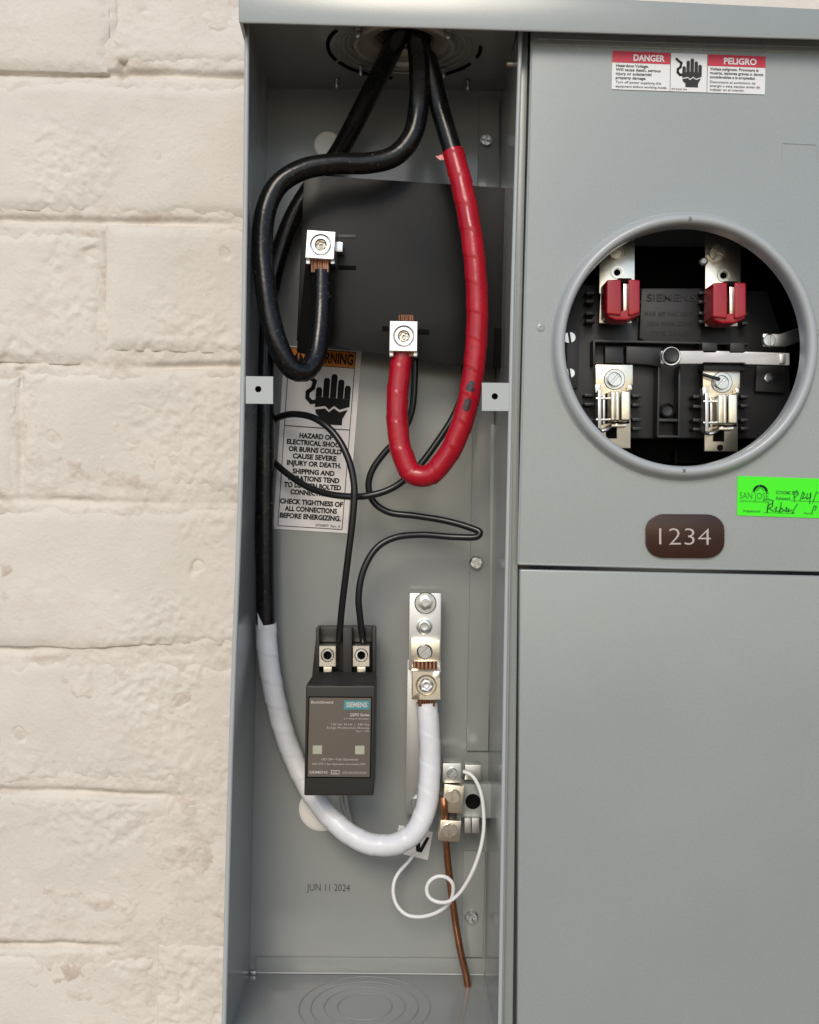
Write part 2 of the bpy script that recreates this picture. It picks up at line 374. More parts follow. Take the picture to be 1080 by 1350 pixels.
def set_screw(u, v, y, r, parent, m='alu', mi='tin', name='set_screw', hexr=0.5):
    """ring-shaped set screw with a hexagon socket, in a lug face at depth y"""
    k = px(y)*r; c = P(u, v, y)
    o = MB().lathe(c, (0, 1, 0), [(k*0.99, 0.0040), (k*0.97, 0.0004), (k*0.90, -0.0001), (k*(hexr+0.12), -0.0001), (k*(hexr+0.04), 0.0004)], 36).build(name, M[m], parent)
    MB().lathe(P(u, v, y), (0, 1, 0), [(k*(hexr+0.06), 0.00035), (k*hexr, 0.0010), (k*hexr*0.95, 0.0032), (k*hexr*0.5, 0.0028), (0, 0.0034)], 6).build('socket', M[mi], o, sharp=20)
    return o
def strands(u, v, y, w, h, n, parent, m='copper', name='strands'):
    """bundle of bare wire ends running straight down"""
    mb = MB(); r = w/n*0.55*px(y)
    for row in range(3):
        for k in range(n - (row % 2)):
            uu = u - w/2 + w*(k + 0.5 + 0.5*(row % 2))/n; yy = y + row*r*1.7 - r*1.6*math.cos((k+0.5)/n*2*math.pi - math.pi)*0
            a = P(uu + random.uniform(-.4, .4), v - random.uniform(0, 1.0), yy); b = P(uu + random.uniform(-.6, .6), v+h, yy)
            mb.tube([a, (a+b)/2, b], r, 7, 0.004)
    return mb.build(name, M[m], parent)

exec_parts = []
# ================================================================== GROUND (unseen, below the frame: the wall stands on it; added for bounced light)
ZG = -1.25
g = MB(); g.quadstrip([[Vector((-40, -60, ZG)), Vector((40, -60, ZG))], [Vector((-40, 0.30, ZG)), Vector((40, 0.30, ZG))]])
go = g.build('ground', M['ground'], None, (0, -1, ZG)); go['kind'] = 'structure'
g = MB(); g.quadstrip([[Vector((-40, -60, ZG+0.03)), Vector((40, -60, ZG+0.03))], [Vector((-40, -4.2, ZG+0.03)), Vector((40, -4.2, ZG+0.03))], [Vector((-40, -4.2, ZG-0.02)), Vector((40, -4.2, ZG-0.02))]])
go = g.build('bounce_ground', M['bounce'], None, (0, -4, ZG+0.03)); go['kind'] = 'structure'  # unseen pale sheet added to bounce light and feed the door's sheen

# ================================================================== BRICK WALL
YW = 0.116
wall = thing('brick_wall', (0, YW+0.1, ZG), 'cream painted wall of long rough bricks behind the grey electrical cabinet', 'wall')
def fbm(x, z, sc, o=0, oct=4):
    return noise.fractal(Vector((x*sc + o*7.3, z*sc + o*3.1, o*1.7)), 1.0, 2.0, oct)
def mortar_h(x, z):
    h = 0.0006 + 0.0011*fbm(x, z, 13, 3, 3) + 0.0009*fbm(x, z, 70, 4, 3)
    # the crack left under each brick's lower edge and beside the heads
    for (v0, v1), hd, in zip(courses, heads):
        z0_, x0_ = ZL[v1]*3.1, XL[hd]*2.3
        zz = ZL[v1] + 0.0034*fbm(x, z0_, 10, 8, 3); am = max(0.0, min(1.0, 0.55 + 1.1*fbm(x, z, 9, 12, 2)))
        h += 0.0055*am*math.exp(-((z-zz+0.0006)/0.0029)**2)
        if ZL[v1]-0.004 < z < ZL[v0]-0.004:
            xx = XL[hd] + 0.0032*fbm(x0_, z, 11, 9, 3); h += 0.0055*am*math.exp(-((x-xx-0.0008)/0.0032)**2)
    return h
K = px(YW)
def brick(u0, v0, u1, v1, idx, fine):
    """one brick between photo-pixel limits on the wall plane, uneven face, worn edges"""
    a, b = P(u0, v0, YW), P(u1, v1, YW)
    cx, cz, hx, hz = (a.x+b.x)/2, (a.z+b.z)/2, abs(b.x-a.x)/2, abs(a.z-b.z)/2
    tilt = random.uniform(-0.004, 0.004); lift = random.uniform(-0.0011, 0.0008)
    stepx = 0.0013 if fine else 0.02
    nx = max(6, int(2*hx/stepx)); nz = max(5, int(2*hz/stepx)); rows = []
    for j in range(-1, nz+2):
        row = []
        for i in range(-1, nx+2):
            s = min(max(i, 0), nx)/nx*2-1; t = min(max(j, 0), nz)/nz*2-1
            if not fine: s = math.copysign(abs(s)**0.7, s); t = math.copysign(abs(t)**0.7, t)
            x, z = cx + s*hx, cz - t*hz
            wx = 0.0042*fbm(x, z, 11, idx, 3); wz = 0.0038*fbm(x, z, 9, idx+50, 3)
            e = min(hx*(1-abs(s)), hz*(1-abs(t)))
            fall = max(0.0, 1 - e/0.010); dy = lift + (0.0030 if cz > -0.02 else 0.0021)*fall**1.8
            X, Z = x + wx + tilt*(z-cz), z + wz - tilt*(x-cx)
            if fine:
                dy += 0.0016*fbm(X, Z, 12, idx, 3)
                lump = max(0.0, min(1.0, 0.15 + 1.7*fbm(X, Z, 11, 21, 3) + 0.55*fall)); ps = 0.8*lump + 0.10
                rd = 1 - abs(fbm(X, Z, 95, 9, 3))*2.2
                dy -= ps*(0.0009*rd*lump + 0.0007*fbm(X, Z, 130, 19, 3)) + 0.00010*fbm(X, Z, 210, 29, 2) + 0.0007*fbm(X, Z, 24, 41, 2)
                pit = fbm(X, Z, 38, 17, 2)
                if pit > 0.62: dy += 0.0028*(pit-0.62)/0.3
            if i in (-1, nx+1) or j in (-1, nz+1): dy += 0.02
            row.append(Vector((X, YW + dy, Z)))
        rows.append(row)
    return MB().quadstrip(rows).build('brick', M['brick'], wall, sharp=0)
courses = [(-85, 97), (97, 291), (291, 481), (481, 661), (661, 858), (858, 1046), (1046, 1246), (1246, 1440)]
heads = [150, 430, 138, 26, 372, 410, -22, 202]
G = 4; LEN = 690
ZL = {v: P(150, v, YW).z for c in courses for v in c}; XL = {h: P(h, 600, YW).x for h in heads}
idx = 0
rows_all = []
y = -85; k = 0
up_rows = [(-85-192*(i+1), -85-192*i) for i in range(2)]; dn_rows = [(1440+192*i, 1440+192*(i+1)) for i in range(2)]
allc = [(c, h) for c, h in zip(courses, heads)] + [(c, 60 + 340*(i % 2)) for i, c in enumerate(up_rows)] + [(c, 20 + 350*((i+1) % 2)) for i, c in enumerate(dn_rows)]
for (v0, v1), h in allc:
    us = [h - 2*LEN, h - LEN, h, h + LEN, h + 2*LEN]
    for a, b in zip(us, us[1:]):
        idx += 1
        inframe = a < 345 and b > -30 and v1 > -10 and v0 < 1360
        topright = v0 < 40 and v1 > -10 and a < 1100 and b > 300
        if (inframe or topright) and (b > 0):
            # fine only where seen: split long bricks is not wanted, so keep each whole
            brick(a+G, v0+G*0.8, b-G, v1-G*0.8, idx, True)
        else:
            brick(a+G, v0+G*0.8, b-G, v1-G*0.8, idx, False)
mo = MB(); rows = []
a, b = P(-60, -80, YW), P(360, 1420, YW)
nx, nz = 200, 640
for j in range(nz+1):
    row = []
    for i in range(nx+1):
        x = a.x + (b.x-a.x)*i/nx; z = a.z + (b.z-a.z)*j/nz
        row.append(Vector((x, YW + mortar_h(x, z) - 0.0008*fbm(x, z, 110, 5, 3), z)))
    rows.append(row)
mo.quadstrip(rows)
z0, z1, X = ZG - 0.02, 1.35, 2.6
def flat_back(xa, xb, za, zb): mo.quadstrip([[Vector((xa, YW+0.0034, za)), Vector((xb, YW+0.0034, za))], [Vector((xa, YW+0.0034, zb)), Vector((xb, YW+0.0034, zb))]])
flat_back(-X, a.x, z0, z1); flat_back(b.x, X, z0, z1); flat_back(a.x, b.x, a.z, z1); flat_back(a.x, b.x, z0, b.z)
mo.build('mortar', M['mortar'], wall, sharp=0)
MB().solid([Vector((-X, YW+0.03, z0)), Vector((X, YW+0.03, z0)), Vector((X, YW+0.03, z1)), Vector((-X, YW+0.03, z1))],
           [Vector((-X, YW+0.23, z0)), Vector((X, YW+0.23, z0)), Vector((X, YW+0.23, z1)), Vector((-X, YW+0.23, z1))]).build('wall_core', M['mortar'], wall)

# ================================================================== CABINET
YB = 0.110                                                   # inside of the back plate
cab = thing('electrical_cabinet', P(700, 1410, YB), 'open grey steel meter cabinet with drip hood and wiring bay, mounted on brick', 'electrical cabinet')
TL, TR, BL, BR = P(354, 116.5, YB), P(660, 120, YB), P(329.5, 1283, YB), P(638.5, 1285, YB)
fr = lambda p, y=0.0: Vector((p.x, y, p.z))
UR = 1165                                                    # right outside edge, in front-plane pixels
bw = MB()
B0, B1 = P(330, 60, YB), P(UR-40, 60, YB); B2, B3 = P(UR-60, 1330, YB), P(300, 1330, YB)
bw.solid([B0, B1, B2, B3], [p + Vector((0, 0.0016, 0)) for p in (B0, B1, B2, B3)])
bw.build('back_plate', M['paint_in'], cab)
# left side wall with its rolled front edge, bowed as the open can is
lw = MB(); le = MB()
fe = [(20, 323.5), (200, 322.2), (340, 320.4), (500, 318), (670, 314), (830, 308), (1000, 302), (1170, 297.5), (1350, 293), (1400, 291.5)]
rows_in, rows_out, edge = [], [], []
for i, (v, u) in enumerate(fe):
    f = P(u, v, 0.0); t = (v - 30)/(1381-30); bk = TL.lerp(BL, t); bk = Vector((bk.x, YB, f.z))
    ins = [Vector((f.x + 0.0024, 0, f.z)).lerp(bk, q) for q in (0, .05, .2, .4, .6, .8, 1)]
    rows_in.append(ins); rows_out.append([p - Vector((0.0022, 0, 0)) for p in ins])
    edge.append((u, v))
lw.quadstrip([r[::-1] for r in rows_in]); lw.quadstrip(rows_out)
lw.quadstrip([[a[0], b[0]] for a, b in zip(rows_out, rows_in)])
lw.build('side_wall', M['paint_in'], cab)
em = MB(); em.tube([P(u + 2.4, v, -0.0004) for u, v in edge], 0.00165, 10, 0.02); em.build('rolled_edge', M['edge'], cab)
# right inside wall of the wiring bay
rw = MB(); re_ = [(20, 685.5), (40, 684.5), (380, 674), (545, 670.5), (800, 665.3), (1350, 657), (1400, 656)]
ri, ro = [], []
for v, u in re_:
    f = P(u, v, 0.0); t = (v - 35)/(1381-35); bk = TR.lerp(BR, t); bk = Vector((bk.x, YB, f.z))
    ins = [f.lerp(bk, q) for q in (0, .25, .5, .75, 1)]; ri.append(ins); ro.append([p + Vector((0.0024, 0, 0)) for p in ins])
rw.quadstrip(ri); rw.quadstrip([r[::-1] for r in ro]); rw.quadstrip([[a[0], b[0]] for a, b in zip(ri, ro)])
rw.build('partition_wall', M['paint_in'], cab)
em = MB(); em.tube([P(u + 2.2, v, -0.0006) for v, u in re_], 0.0014, 10, 0.02); em.build('rolled_edge', M['edge'], cab)
# channel between the bay and the covers
ch = MB(); ch.prism([(687, 25), (697, 25), (685, 545), (675.5, 1400), (660, 1400), (673.5, 545)], 0.006, 0.010, 0.0004)
ch.prism([(686, 25), (689, 25), (676.5, 545), (662.5, 1400), (659.5, 1400), (673.5, 545)], 0.0005, 0.0062)
ch.build('channel', M['paint'], cab)
ch = MB(); ch.prism([(695, 25), (712, 25), (700, 700), (694, 1400), (674, 1400), (683, 545)], 0.014, 0.016); ch.build('gap_strip', M['gap'], cab)  # dark strip set in the open gap, its shade put into the colour
# ceiling with the hub opening, floor with concentric knockouts
HC = P(533, 60, 0.024); KO = P(533, 62, 0.035)
ZC = (TL.z + TR.z)/2 + 0.0003
def ringplate(mb, corners, c, r, th, seg=96, toward=None):
    """plate (4 world corners, any plane) with a round hole"""
    n = (corners[1]-corners[0]).cross(corners[2]-corners[1]).normalized()
    if toward is not None and n.dot(toward) < 0: n = -n
    ax = (corners[1]-corners[0]).normalized(); ay = n.cross(ax)
    C2 = [((p-c).dot(ax), (p-c).dot(ay)) for p in corners]
    angs = sorted([2*math.pi*k/seg for k in range(seg)] + [math.atan2(q[1], q[0]) % (2*math.pi) for q in C2])
    inn, out = [], []
    for a in angs:
        d = (math.cos(a), math.sin(a)); best = 1e9
        for (x0, y0), (x1, y1) in zip(C2, C2[1:] + C2[:1]):
            ex, ey = x1-x0, y1-y0; den = d[0]*ey - d[1]*ex
            if abs(den) < 1e-12: continue
            t = (x0*ey - y0*ex)/den; s = (x0*d[1] - y0*d[0])/den
            if t > 0 and -1e-6 <= s <= 1+1e-6: best = min(best, t)
        inn.append(c + ax*d[0]*r + ay*d[1]*r); out.append(c + ax*d[0]*best + ay*d[1]*best)
    for sgn in (0, 1):
        mb.quadstrip([[p + n*th*sgn for p in out + out[:1]], [p + n*th*sgn for p in inn + inn[:1]]])
    mb.quadstrip([[p for p in inn + inn[:1]], [p + n*th for p in inn + inn[:1]]])
    mb.quadstrip([[p for p in out + out[:1]], [p + n*th for p in out + out[:1]]])
    bmesh.ops.recalc_face_normals(mb.bm, faces=mb.bm.faces[:])
cl = MB(); c4 = [Vector((TL.x-0.002, -0.0155, TL.z)), Vector((TL.x-0.002, YB, TL.z)), Vector((TR.x+0.002, YB, TR.z)), Vector((TR.x+0.002, -0.0155, TR.z))]
zc = lambda x: TL.z + (TR.z-TL.z)*(x-TL.x)/(TR.x-TL.x)
HC.z = zc(HC.x); KO.z = zc(KO.x)
ringplate(cl, c4, HC, 0.021, 0.0018, 96, Vector((0, 0, 1)))
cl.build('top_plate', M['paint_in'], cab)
def ceil_pt(u, v):
    d = ROT @ Vector(((u-CU)/F, -(v-CV)/F, -1)); t = (TL.z - CAM.z)/d.z; return CAM + d*t
# conduit hub: flange plate, lip and threaded throat
hub = MB(); down = (0, 0, -1)
hub.lathe(HC, down, [(0.0345, 0.0), (0.0345, 0.0034), (0.0338, 0.0046), (0.0325, 0.0050), (0.0312, 0.0044), (0.0302, 0.0020), (0.0235, 0.0016), (0.0215, 0.0005)] +
          [(0.0205 - 0.0008*(i % 2), -0.0010 - 0.002*i) for i in range(14)] + [(0.020, -0.06), (0, -0.06)], 48)
ho = hub.build('conduit_hub', M['hub'], cab)
for r0, rt in ((0.0375, 0.0008), (0.0415, 0.0011), (0.0460, 0.0007)):
    c = Vector((KO.x, HC.y + (KO.y-HC.y)*(r0-0.0335)/0.018, 0)); pts = []
    for k in range(-20, 201, 4):
        q = Vector((c.x + math.cos(R(k))*r0, c.y + math.sin(R(k))*r0, 0)); q.z = zc(q.x) - 0.0001
        if q.y > -0.009: pts.append(q)
    MB().tube(pts, rt, 8, 0.01).build('knockout_ring', M['hub'], cab)
for a0, a1 in ((28, 86), (100, 152), (-6, 14), (158, 212)):       # open slots of the round knockout
    sl = MB(); pts = []
    for k in range(25):
        a = R(a0 + (a1-a0)*k/24); pts.append(Vector((KO.x + math.cos(a)*0.0525, KO.y + math.sin(a)*0.0515, zc(KO.x + math.cos(a)*0.0525) - 0.0004)))
    pts = [p for p in pts if p.y > -0.008]
    if len(pts) > 4: sl.tube(pts, 0.0013, 6, 0.01); sl.build('knockout_slot', M['void'], cab)
for (u, v, r) in ((472, 40, 4), (591, 42, 4.2), (476, 91, 3.6), (585, 94, 3.8), (444, 107, 3.4), (617, 110, 3.4)):
    p = ceil_pt(u, v-3); k = 0.00052
    MB().lathe(p, down, [(r*k*1.3, 0), (r*k*1.3, 0.0015), (r*k*0.85, 0.0015), (r*k*0.85, 0.0060), (r*k*0.6, 0.0068), (0, 0.0068)], 12).build('bolt', M['zinc'], cab)
p = P(672, 84, 0.03); MB().lathe(p, (-1, 0, 0), [(0.0024, -0.004), (0.0024, 0.0012), (0.0018, 0.0022), (0, 0.0022)], 14).build('bolt', M['zinc'], cab)
# floor
ZF = (BL.z + BR.z)/2
flo = MB(); flo.solid([Vector((BL.x-0.006, -0.001, BL.z)), Vector((BR.x+0.003, -0.001, BR.z)), Vector((BR.x+0.003, YB, BR.z)), Vector((BL.x-0.006, YB, BL.z))],
                      [Vector((BL.x-0.006, -0.001, BL.z-0.002)), Vector((BR.x+0.003, -0.001, BR.z-0.002)), Vector((BR.x+0.003, YB, BR.z-0.002)), Vector((BL.x-0.006, YB, BL.z-0.002))])
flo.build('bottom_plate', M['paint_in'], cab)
def floor_pt(u, v):
    d = ROT @ Vector(((u-CU)/F, -(v-CV)/F, -1)); t = (ZF - CAM.z)/d.z; return CAM + d*t
KC = floor_pt(481, 1327)
fz = lambda x: BL.z + (BR.z-BL.z)*(x-BL.x)/(BR.x-BL.x)
for r in (0.0195, 0.029, 0.0385, 0.047):
    kn = MB(); nseg = 72; pts = []
    # stamped groove: a low rounded ridge with a fine gap
    for k in range(nseg+1):
        a = 2*math.pi*k/nseg; x, yv = KC.x + math.cos(a)*r, KC.y + math.sin(a)*r
        if yv > YB-0.002: yv = YB-0.002
        pts.append(Vector((x, yv, fz(x)+0.0001)))
    kn.tube(pts, 0.00055, 6, 0.02); kn.build('knockout', M['paint_in'], cab)
# back flange along the bottom, corner glint, raised rails
f2 = MB(); f2.prism([(338, 1262), (641, 1264), (639, 1284), (337, 1282)], YB-0.0022, YB, 0.0006); f2.build('bottom_flange', M['paint_in'], cab)
f2 = MB(); f2.tube([P(331, 1282.2, YB-0.001), P(480, 1283, YB-0.001), P(638, 1284.6, YB-0.001)], 0.0007, 8, 0.02); f2.build('floor_edge_line', M['edge'], cab)  # pale line along the back edge of the floor
f2 = MB(); f2.prism([(329, 1281), (337, 1281), (337, 1285), (329, 1285)], YB-0.004, YB-0.002, 0.0003); f2.build('corner_glint', M['alu'], cab)  # bright metal sliver standing in for a glint at the corner
rl = MB(); rl.prism([(632, 130), (659, 130), (644, 990), (615, 990)], YB-0.003, YB, 0.0007); rl.build('rail', M['paint_in'], cab)
rl = MB(); rl.prism([(646.5, 560), (656, 560), (649, 990), (645, 990)], YB-0.0038, YB-0.0029, 0.0003); rl.build('rail_edge', M['paint_in'], cab)
rl = MB(); rl.prism([(611, 1122), (640, 1123), (637, 1262), (609, 1262)], YB-0.0025, YB, 0.0006); rl.build('rail', M['paint_in'], cab)
screw(628, 742, YB-0.003, 8, cab, 'screw', 'zinc', 'cross', 0.4, 0.004, 9)
screw(622, 1210, YB-0.0025, 8, cab, 'screw', 'zinc', 'cross', 1.0, 0.004, 9)
screw(641, 185, YB-0.003, 7, cab, 'screw', 'zinc', 'cross', 0.2, 0.004, 8.5)
# round mounting-hole plugs
pl = MB(); pl.lathe(P(424, 1066, YB), (0, -1, 0), [(0.0172, 0), (0.0172, 0.0012), (0.0160, 0.0022), (0.0120, 0.0026), (0, 0.0030)], 40); pl.build('hole_plug', M['plug'], cab)
pl = MB(); pl.lathe(P(432, 192, YB), (0, -1, 0), [(0.0105, 0), (0.0105, 0.0012), (0.0095, 0.0022), (0, 0.0028)], 32); pl.build('hole_plug', M['plug'], cab)
# hood
YH = -0.019
hd = MB(); hq = [(314.5, -26), (1190, 17), (1190, 53.2), (314.5, 28)]
f = [P(u, v, YH) for u, v in hq]
hd.solid(f, [p + Vector((0, 0.0025, 0)) for p in f], 0.0009)
tp = [P(314.5, -26, YH), P(1190, 17, YH)]; dz = Vector((0, 0, -0.0025))
yb = Vector((0, YW - YH + 0.002, 0))
hd.solid([tp[0]+Vector((0, .0026, 0)), tp[1]+Vector((0, .0026, 0)), tp[1]+yb, tp[0]+yb], [tp[0]+Vector((0, .0026, 0))+dz, tp[1]+Vector((0, .0026, 0))+dz, tp[1]+yb+dz, tp[0]+yb+dz])
hd.solid([P(315, -20, YH)+Vector((0, .0026, 0)), P(315, 27, YH)+Vector((0, .0026, 0)), P(315, 27, YH)+Vector((0, .10, -0.018)), P(315, -20, YH)+yb], [p + Vector((0.002, 0, 0)) for p in (P(315, -20, YH)+Vector((0, .0026, 0)), P(315, 27, YH)+Vector((0, .0026, 0)), P(315, 27, YH)+Vector((0, .10, -0.018)), P(315, -20, YH)+yb)])
hd.build('hood', M['paint'], cab)
he = MB(); he.tube([P(315.5, 28.2, YH+0.0012), P(700, 39.4, YH+0.0012), P(1190, 53.4, YH+0.0012)], 0.0011, 8, 0.05); he.build('hood_lip', M['edge'], cab)
# meter cover with round opening and rolled collar
YC = -0.003
RC = P(901.8, 457, YC)
cv = MB(); kC = px(YC)
c4 = [P(701, 36, YC), P(UR, 50, YC), P(UR, 754.3, YC), P(683, 744, YC)]
ringplate(cv, c4, RC, 165*kC, 0.0022, 128, Vector((0, 1, 0)))
cv.build('meter_cover', M['paint'], cab, sharp=30)
cvf = MB(); cvf.bars([P(701.6, 42, YC+0.0006), P(692, 400, YC+0.0006), P(683.6, 743.2, YC+0.0006), P(900, 749, YC+0.0006), P(UR, 753.6, YC+0.0006)], 0.0009, 8); cvf.build('cover_edge', M['paint'], cab)
for dv, rr in ((50, 0.0008), (57, 0.0007)):
    cg = MB(); cg.tube([P(708, dv+1, YC-0.0002), P(900, dv+7, YC-0.0002), P(UR, dv+14.5, YC-0.0002)], rr, 8, 0.05); cg.build('pressed_rib', M['paint'], cab)
kr = kC
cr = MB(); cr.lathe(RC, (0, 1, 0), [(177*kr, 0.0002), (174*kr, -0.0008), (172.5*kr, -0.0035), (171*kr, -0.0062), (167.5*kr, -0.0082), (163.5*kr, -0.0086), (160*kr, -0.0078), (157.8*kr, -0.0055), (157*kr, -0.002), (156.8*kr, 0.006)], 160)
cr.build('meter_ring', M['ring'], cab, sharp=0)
for a in (-90, 90):
    q = RC + Vector((math.cos(R(a))*163.5*kr, -0.0087, -math.sin(R(a))*163.5*kr)); MB().solid([q + Vector(d) for d in ((-.0009, 0, -.0011), (.0009, 0, -.0011), (.0009, 0, .0011), (-.0009, 0, .0011))], [q + Vector(d) + Vector((0, .0012, 0)) for d in ((-.0009, 0, -.0011), (.0009, 0, -.0011), (.0009, 0, .0011), (-.0009, 0, .0011))], .0002, 1).build('ring_notch', M['dark_steel'], cab)
# pressed latch outline and dimples
lt = MB(); lt.tube([P(1032, 189, YC+0.0001), P(1054, 190, YC+0.0001), P(1076, 191, YC+0.0001)], 0.00045, 8, 0.01)
lt.tube([P(1031.6, 189, YC+0.0001), P(1031.2, 205, YC+0.00018), P(1030.8, 228, YC+0.00045)], 0.00045, 8, 0.01)
lt.tube([P(1076.4, 191, YC+0.0001), P(1077, 207, YC+0.00018), P(1077.6, 230, YC+0.00045)], 0.00045, 8, 0.01); lt.build('pressed_latch', M['paint'], cab)
for (u, v, r) in ((713, 432, 3.2), (1078.5, 437, 3.5)):
    MB().lathe(P(u, v, YC), (0, -1, 0), [(r*1.9*kr, -0.0001), (r*1.3*kr, 0.0004), (r*kr*0.6, 0.0004), (r*kr*0.5, -0.0004), (0, -0.0004)], 20).build('dimple', M['paint'], cab)
# lower door
dr = MB(); dr.prism([(685.5, 750.5), (UR, 761), (UR, 1420), (681.5, 1420)], YC, 0.010, 0.0012, 3); dr.build('lower_door', M['paint'], cab)
# meter bay: black sheet standing in for the cutout's dark, sides and shelf
mb_ = MB(); mb_.prism([(748, 323), (1062, 328), (1062, 640), (748, 630)], 0.084, 0.086); mb_.build('cutout_dark', M['void'], cab)
mb_ = MB()
a, b = P(UR-1, 50, 0.0), P(UR-1, 1415, 0.0); yy = Vector((0, YB, 0))
mb_.quadstrip([[a, b], [a+yy, b+yy]]); mb_.quadstrip([[a+Vector((.002, 0, 0)), b+Vector((.002, 0, 0))], [a+yy+Vector((.002, 0, 0)), b+yy+Vector((.002, 0, 0))]])
a, b = P(690, 765, 0.004), P(UR-2, 768, 0.004); mb_.quadstrip([[a, b], [a+yy*0.95, b+yy*0.95]])
a, b = P(676, 1412, 0.0), P(UR-2, 1412, 0.0); mb_.quadstrip([[a, b], [a+yy, b+yy]])
mb_.build('outer_side', M['paint'], cab)
# cover-screw tabs
def cover_tab(u0, v0, u1, v1, hu, hv, roll):
    t = MB(); c = [P(u0, v0, -0.0015), P(u0, v1, -0.0015), P(u1, v1+0.4, -0.0015), P(u1, v0+0.4, -0.0015)]
    ringplate(t, c, P(hu, hv, -0.0015), 4.2*px(0), 0.0016, 32, Vector((0, 1, 0)))
    bmesh.ops.bevel(t.bm, geom=[e for e in t.bm.edges if e.is_manifold and e.calc_face_angle(0) > 1.2 and e.calc_length() > 0.0012 and abs((e.verts[0].co-e.verts[1].co).y) > 0.001], offset=0.0018, segments=3, affect='EDGES')
    o = t.build('cover_tab', M['edge'], cab)
    MB().disc(hu, hv, 0.0035, 0.004, 5, 20).build('tab_hole', M['void'], o)
    return o
cover_tab(324, 496, 360, 532, 340.5, 513, 1)
cover_tab(635.5, 504.5, 672, 541.5, 652.5, 522.5, 1)

# ================================================================== BLACK BARRIER SHEET
YR = 0.064
def bar_y(u): return YR
b = MB(); b.prism([(402, 206), (430, 208), (430, 232), (667, 247.5), (667, 410), (651, 488), (428, 456), (400, 451), (391, 449)], YR, YR+0.0018, 0.0004)
bo = b.build('barrier_sheet', M['barrier']); MB().prism([(403, 345), (419, 345), (418, 470), (391, 463)], 0.057, 0.0635, 0.0005).build('dark_strip', M['void'], bo); tag(bo, 'black fibre barrier sheet behind the two upper cable lugs', 'barrier')  # near-black strip hanging behind the cable's rising end
for (u0, v0, u1, v1) in ((446, 309.5, 469.5, 313.5), (446, 350, 469.5, 355.5), (504, 430, 514, 436.5), (550, 434, 566, 441)):
    MB().rect(u0, v0, u1, v1, YR-0.0006, YR-0.0001, 0.0002, 1).build('slot', M['void'] if v0 > 320 else M['plastic_br'], bo)
MB().prism([(652, 432), (664, 433), (662, 486), (650, 484)], YR-0.001, YR-0.0001, 0.0002).build('notch', M['void'], bo)

# ================================================================== LINE LUGS
def box_lug(name, u, v, w, h, y0, y1, roll, m, label, cat, sr, fins=True):
    o = thing(name, P(u, v+h/2, y1), label, cat)
    cc, ss = math.cos(R(roll)), math.sin(R(roll))
    holed_block([(u+a*w/2*cc-b*h/2*ss, v+a*w/2*ss+b*h/2*cc) for a, b in ((-1, -1), (1, -1), (1, 1), (-1, 1))], y0, y1, u+0.4, v, sr*1.1).build('body', M[m], o)
    set_screw(u+0.4, v, y0, sr, o, m)
    if fins:
        for s in (-1, 1): MB().rect(u + s*(w/2-3.2)-2.6, v+h/2-0.5, u + s*(w/2-3.2)+2.6, v+h/2+6.5, y0+0.004, y0+0.012, 0.0004, roll).build('side_lip', M[m], o)
    return o
l1 = box_lug('terminal_lug', 422.5, 322.5, 39, 38, 0.034, 0.058, 4, 'alu', 'aluminium cable lug fed by the plain black cable, upper left on the barrier', 'terminal lug', 13)
MB().rect(416, 318, 452, 331, 0.052, YR-0.0008, 0.0005, 4).build('mounting_tongue', M['alu'], l1)
l2 = box_lug('terminal_lug', 532, 443, 38, 41, 0.034, 0.058, 1, 'alu', 'aluminium cable lug fed by the red taped cable, lower on the barrier', 'terminal lug', 13)
MB().rect(522, 434, 545, 452, 0.0582, YR-0.0008, 0.0004, 1).build('mounting_tongue', M['alu'], l2)

# ================================================================== HEAVY CABLES
rb = 0.0072
# left cable from the hub, runs down the side and turns white: the neutral
nc = thing('neutral_cable', P(500, 1128, 0.09), 'heavy cable down the left side, black above and white taped below', 'cable')
p_bl = [(533, 5, .026), (525, 45, .027), (509, 82, .046), (488, 122, .066), (465, 168, .080), (442, 208, .090), (415, 241, .093), (389, 282, .094), (370, 330, .094), (355, 390, .092), (350, 460, .088), (349.5, 560, .084), (349, 680, .084), (349.5, 760, .085), (350.5, 826, .0865)]
MB().tube(p_bl, 0.0070, 24, 0.003, wob=0.02).build('insulation', M['blackcable'], nc)
p_wh = [(350.5, 822, .0865), (353, 862, .088), (361, 912, .091), (373, 960, .094), (391, 1008, .095), (414, 1050, .090), (444, 1086, .080), (480, 1110, .072), (515, 1114, .068), (544, 1100, .067), (561, 1068, .068), (566.5, 1020, .070), (566.5, 975, .071), (563, 926, .072)]
wt = MB(); wt.tube(p_wh, 0.0077, 28, 0.0012, tape=0.020); wt.build('white_tape', M['white_tape'], nc)
fp = MB(); fp.solid([P(339.5, 808, .0795), P(347, 824, .0778), P(341, 832, .0785)], [P(339.5, 808, .0802), P(347, 824, .0785), P(341, 832, .0792)]); fp.build('tape_end', M['white_tape'], nc)
strands(562, 919, 0.066, 22, 12, 7, nc, 'copper_dull')
# second cable: loops forward and back up to the upper lug
bc = thing('black_cable', P(420, 500, 0.05), 'heavy black cable looping down over the warning sticker to the upper lug', 'cable')
p_b = [(545, 5, .026), (549, 45, .028), (553, 95, .038), (552, 140, .044), (543, 180, .043), (520, 206, .041), (486, 215, .038), (440, 216, .034), (398, 224, .030), (366, 245, .027), (350, 280, .025), (346, 325, .024), (350, 380, .022), (358, 425, .021), (370, 463, .022), (385, 486, .025), (401, 490, .029), (414, 476, .034), (421, 440, .040), (424, 400, .044), (424.5, 358, .046)]
MB().tube(p_b, 0.0072, 24, 0.003, wob=0.025).build('insulation', M['blackcable'], bc)
strands(422, 341, 0.041, 24, 18, 8, bc, 'copper')
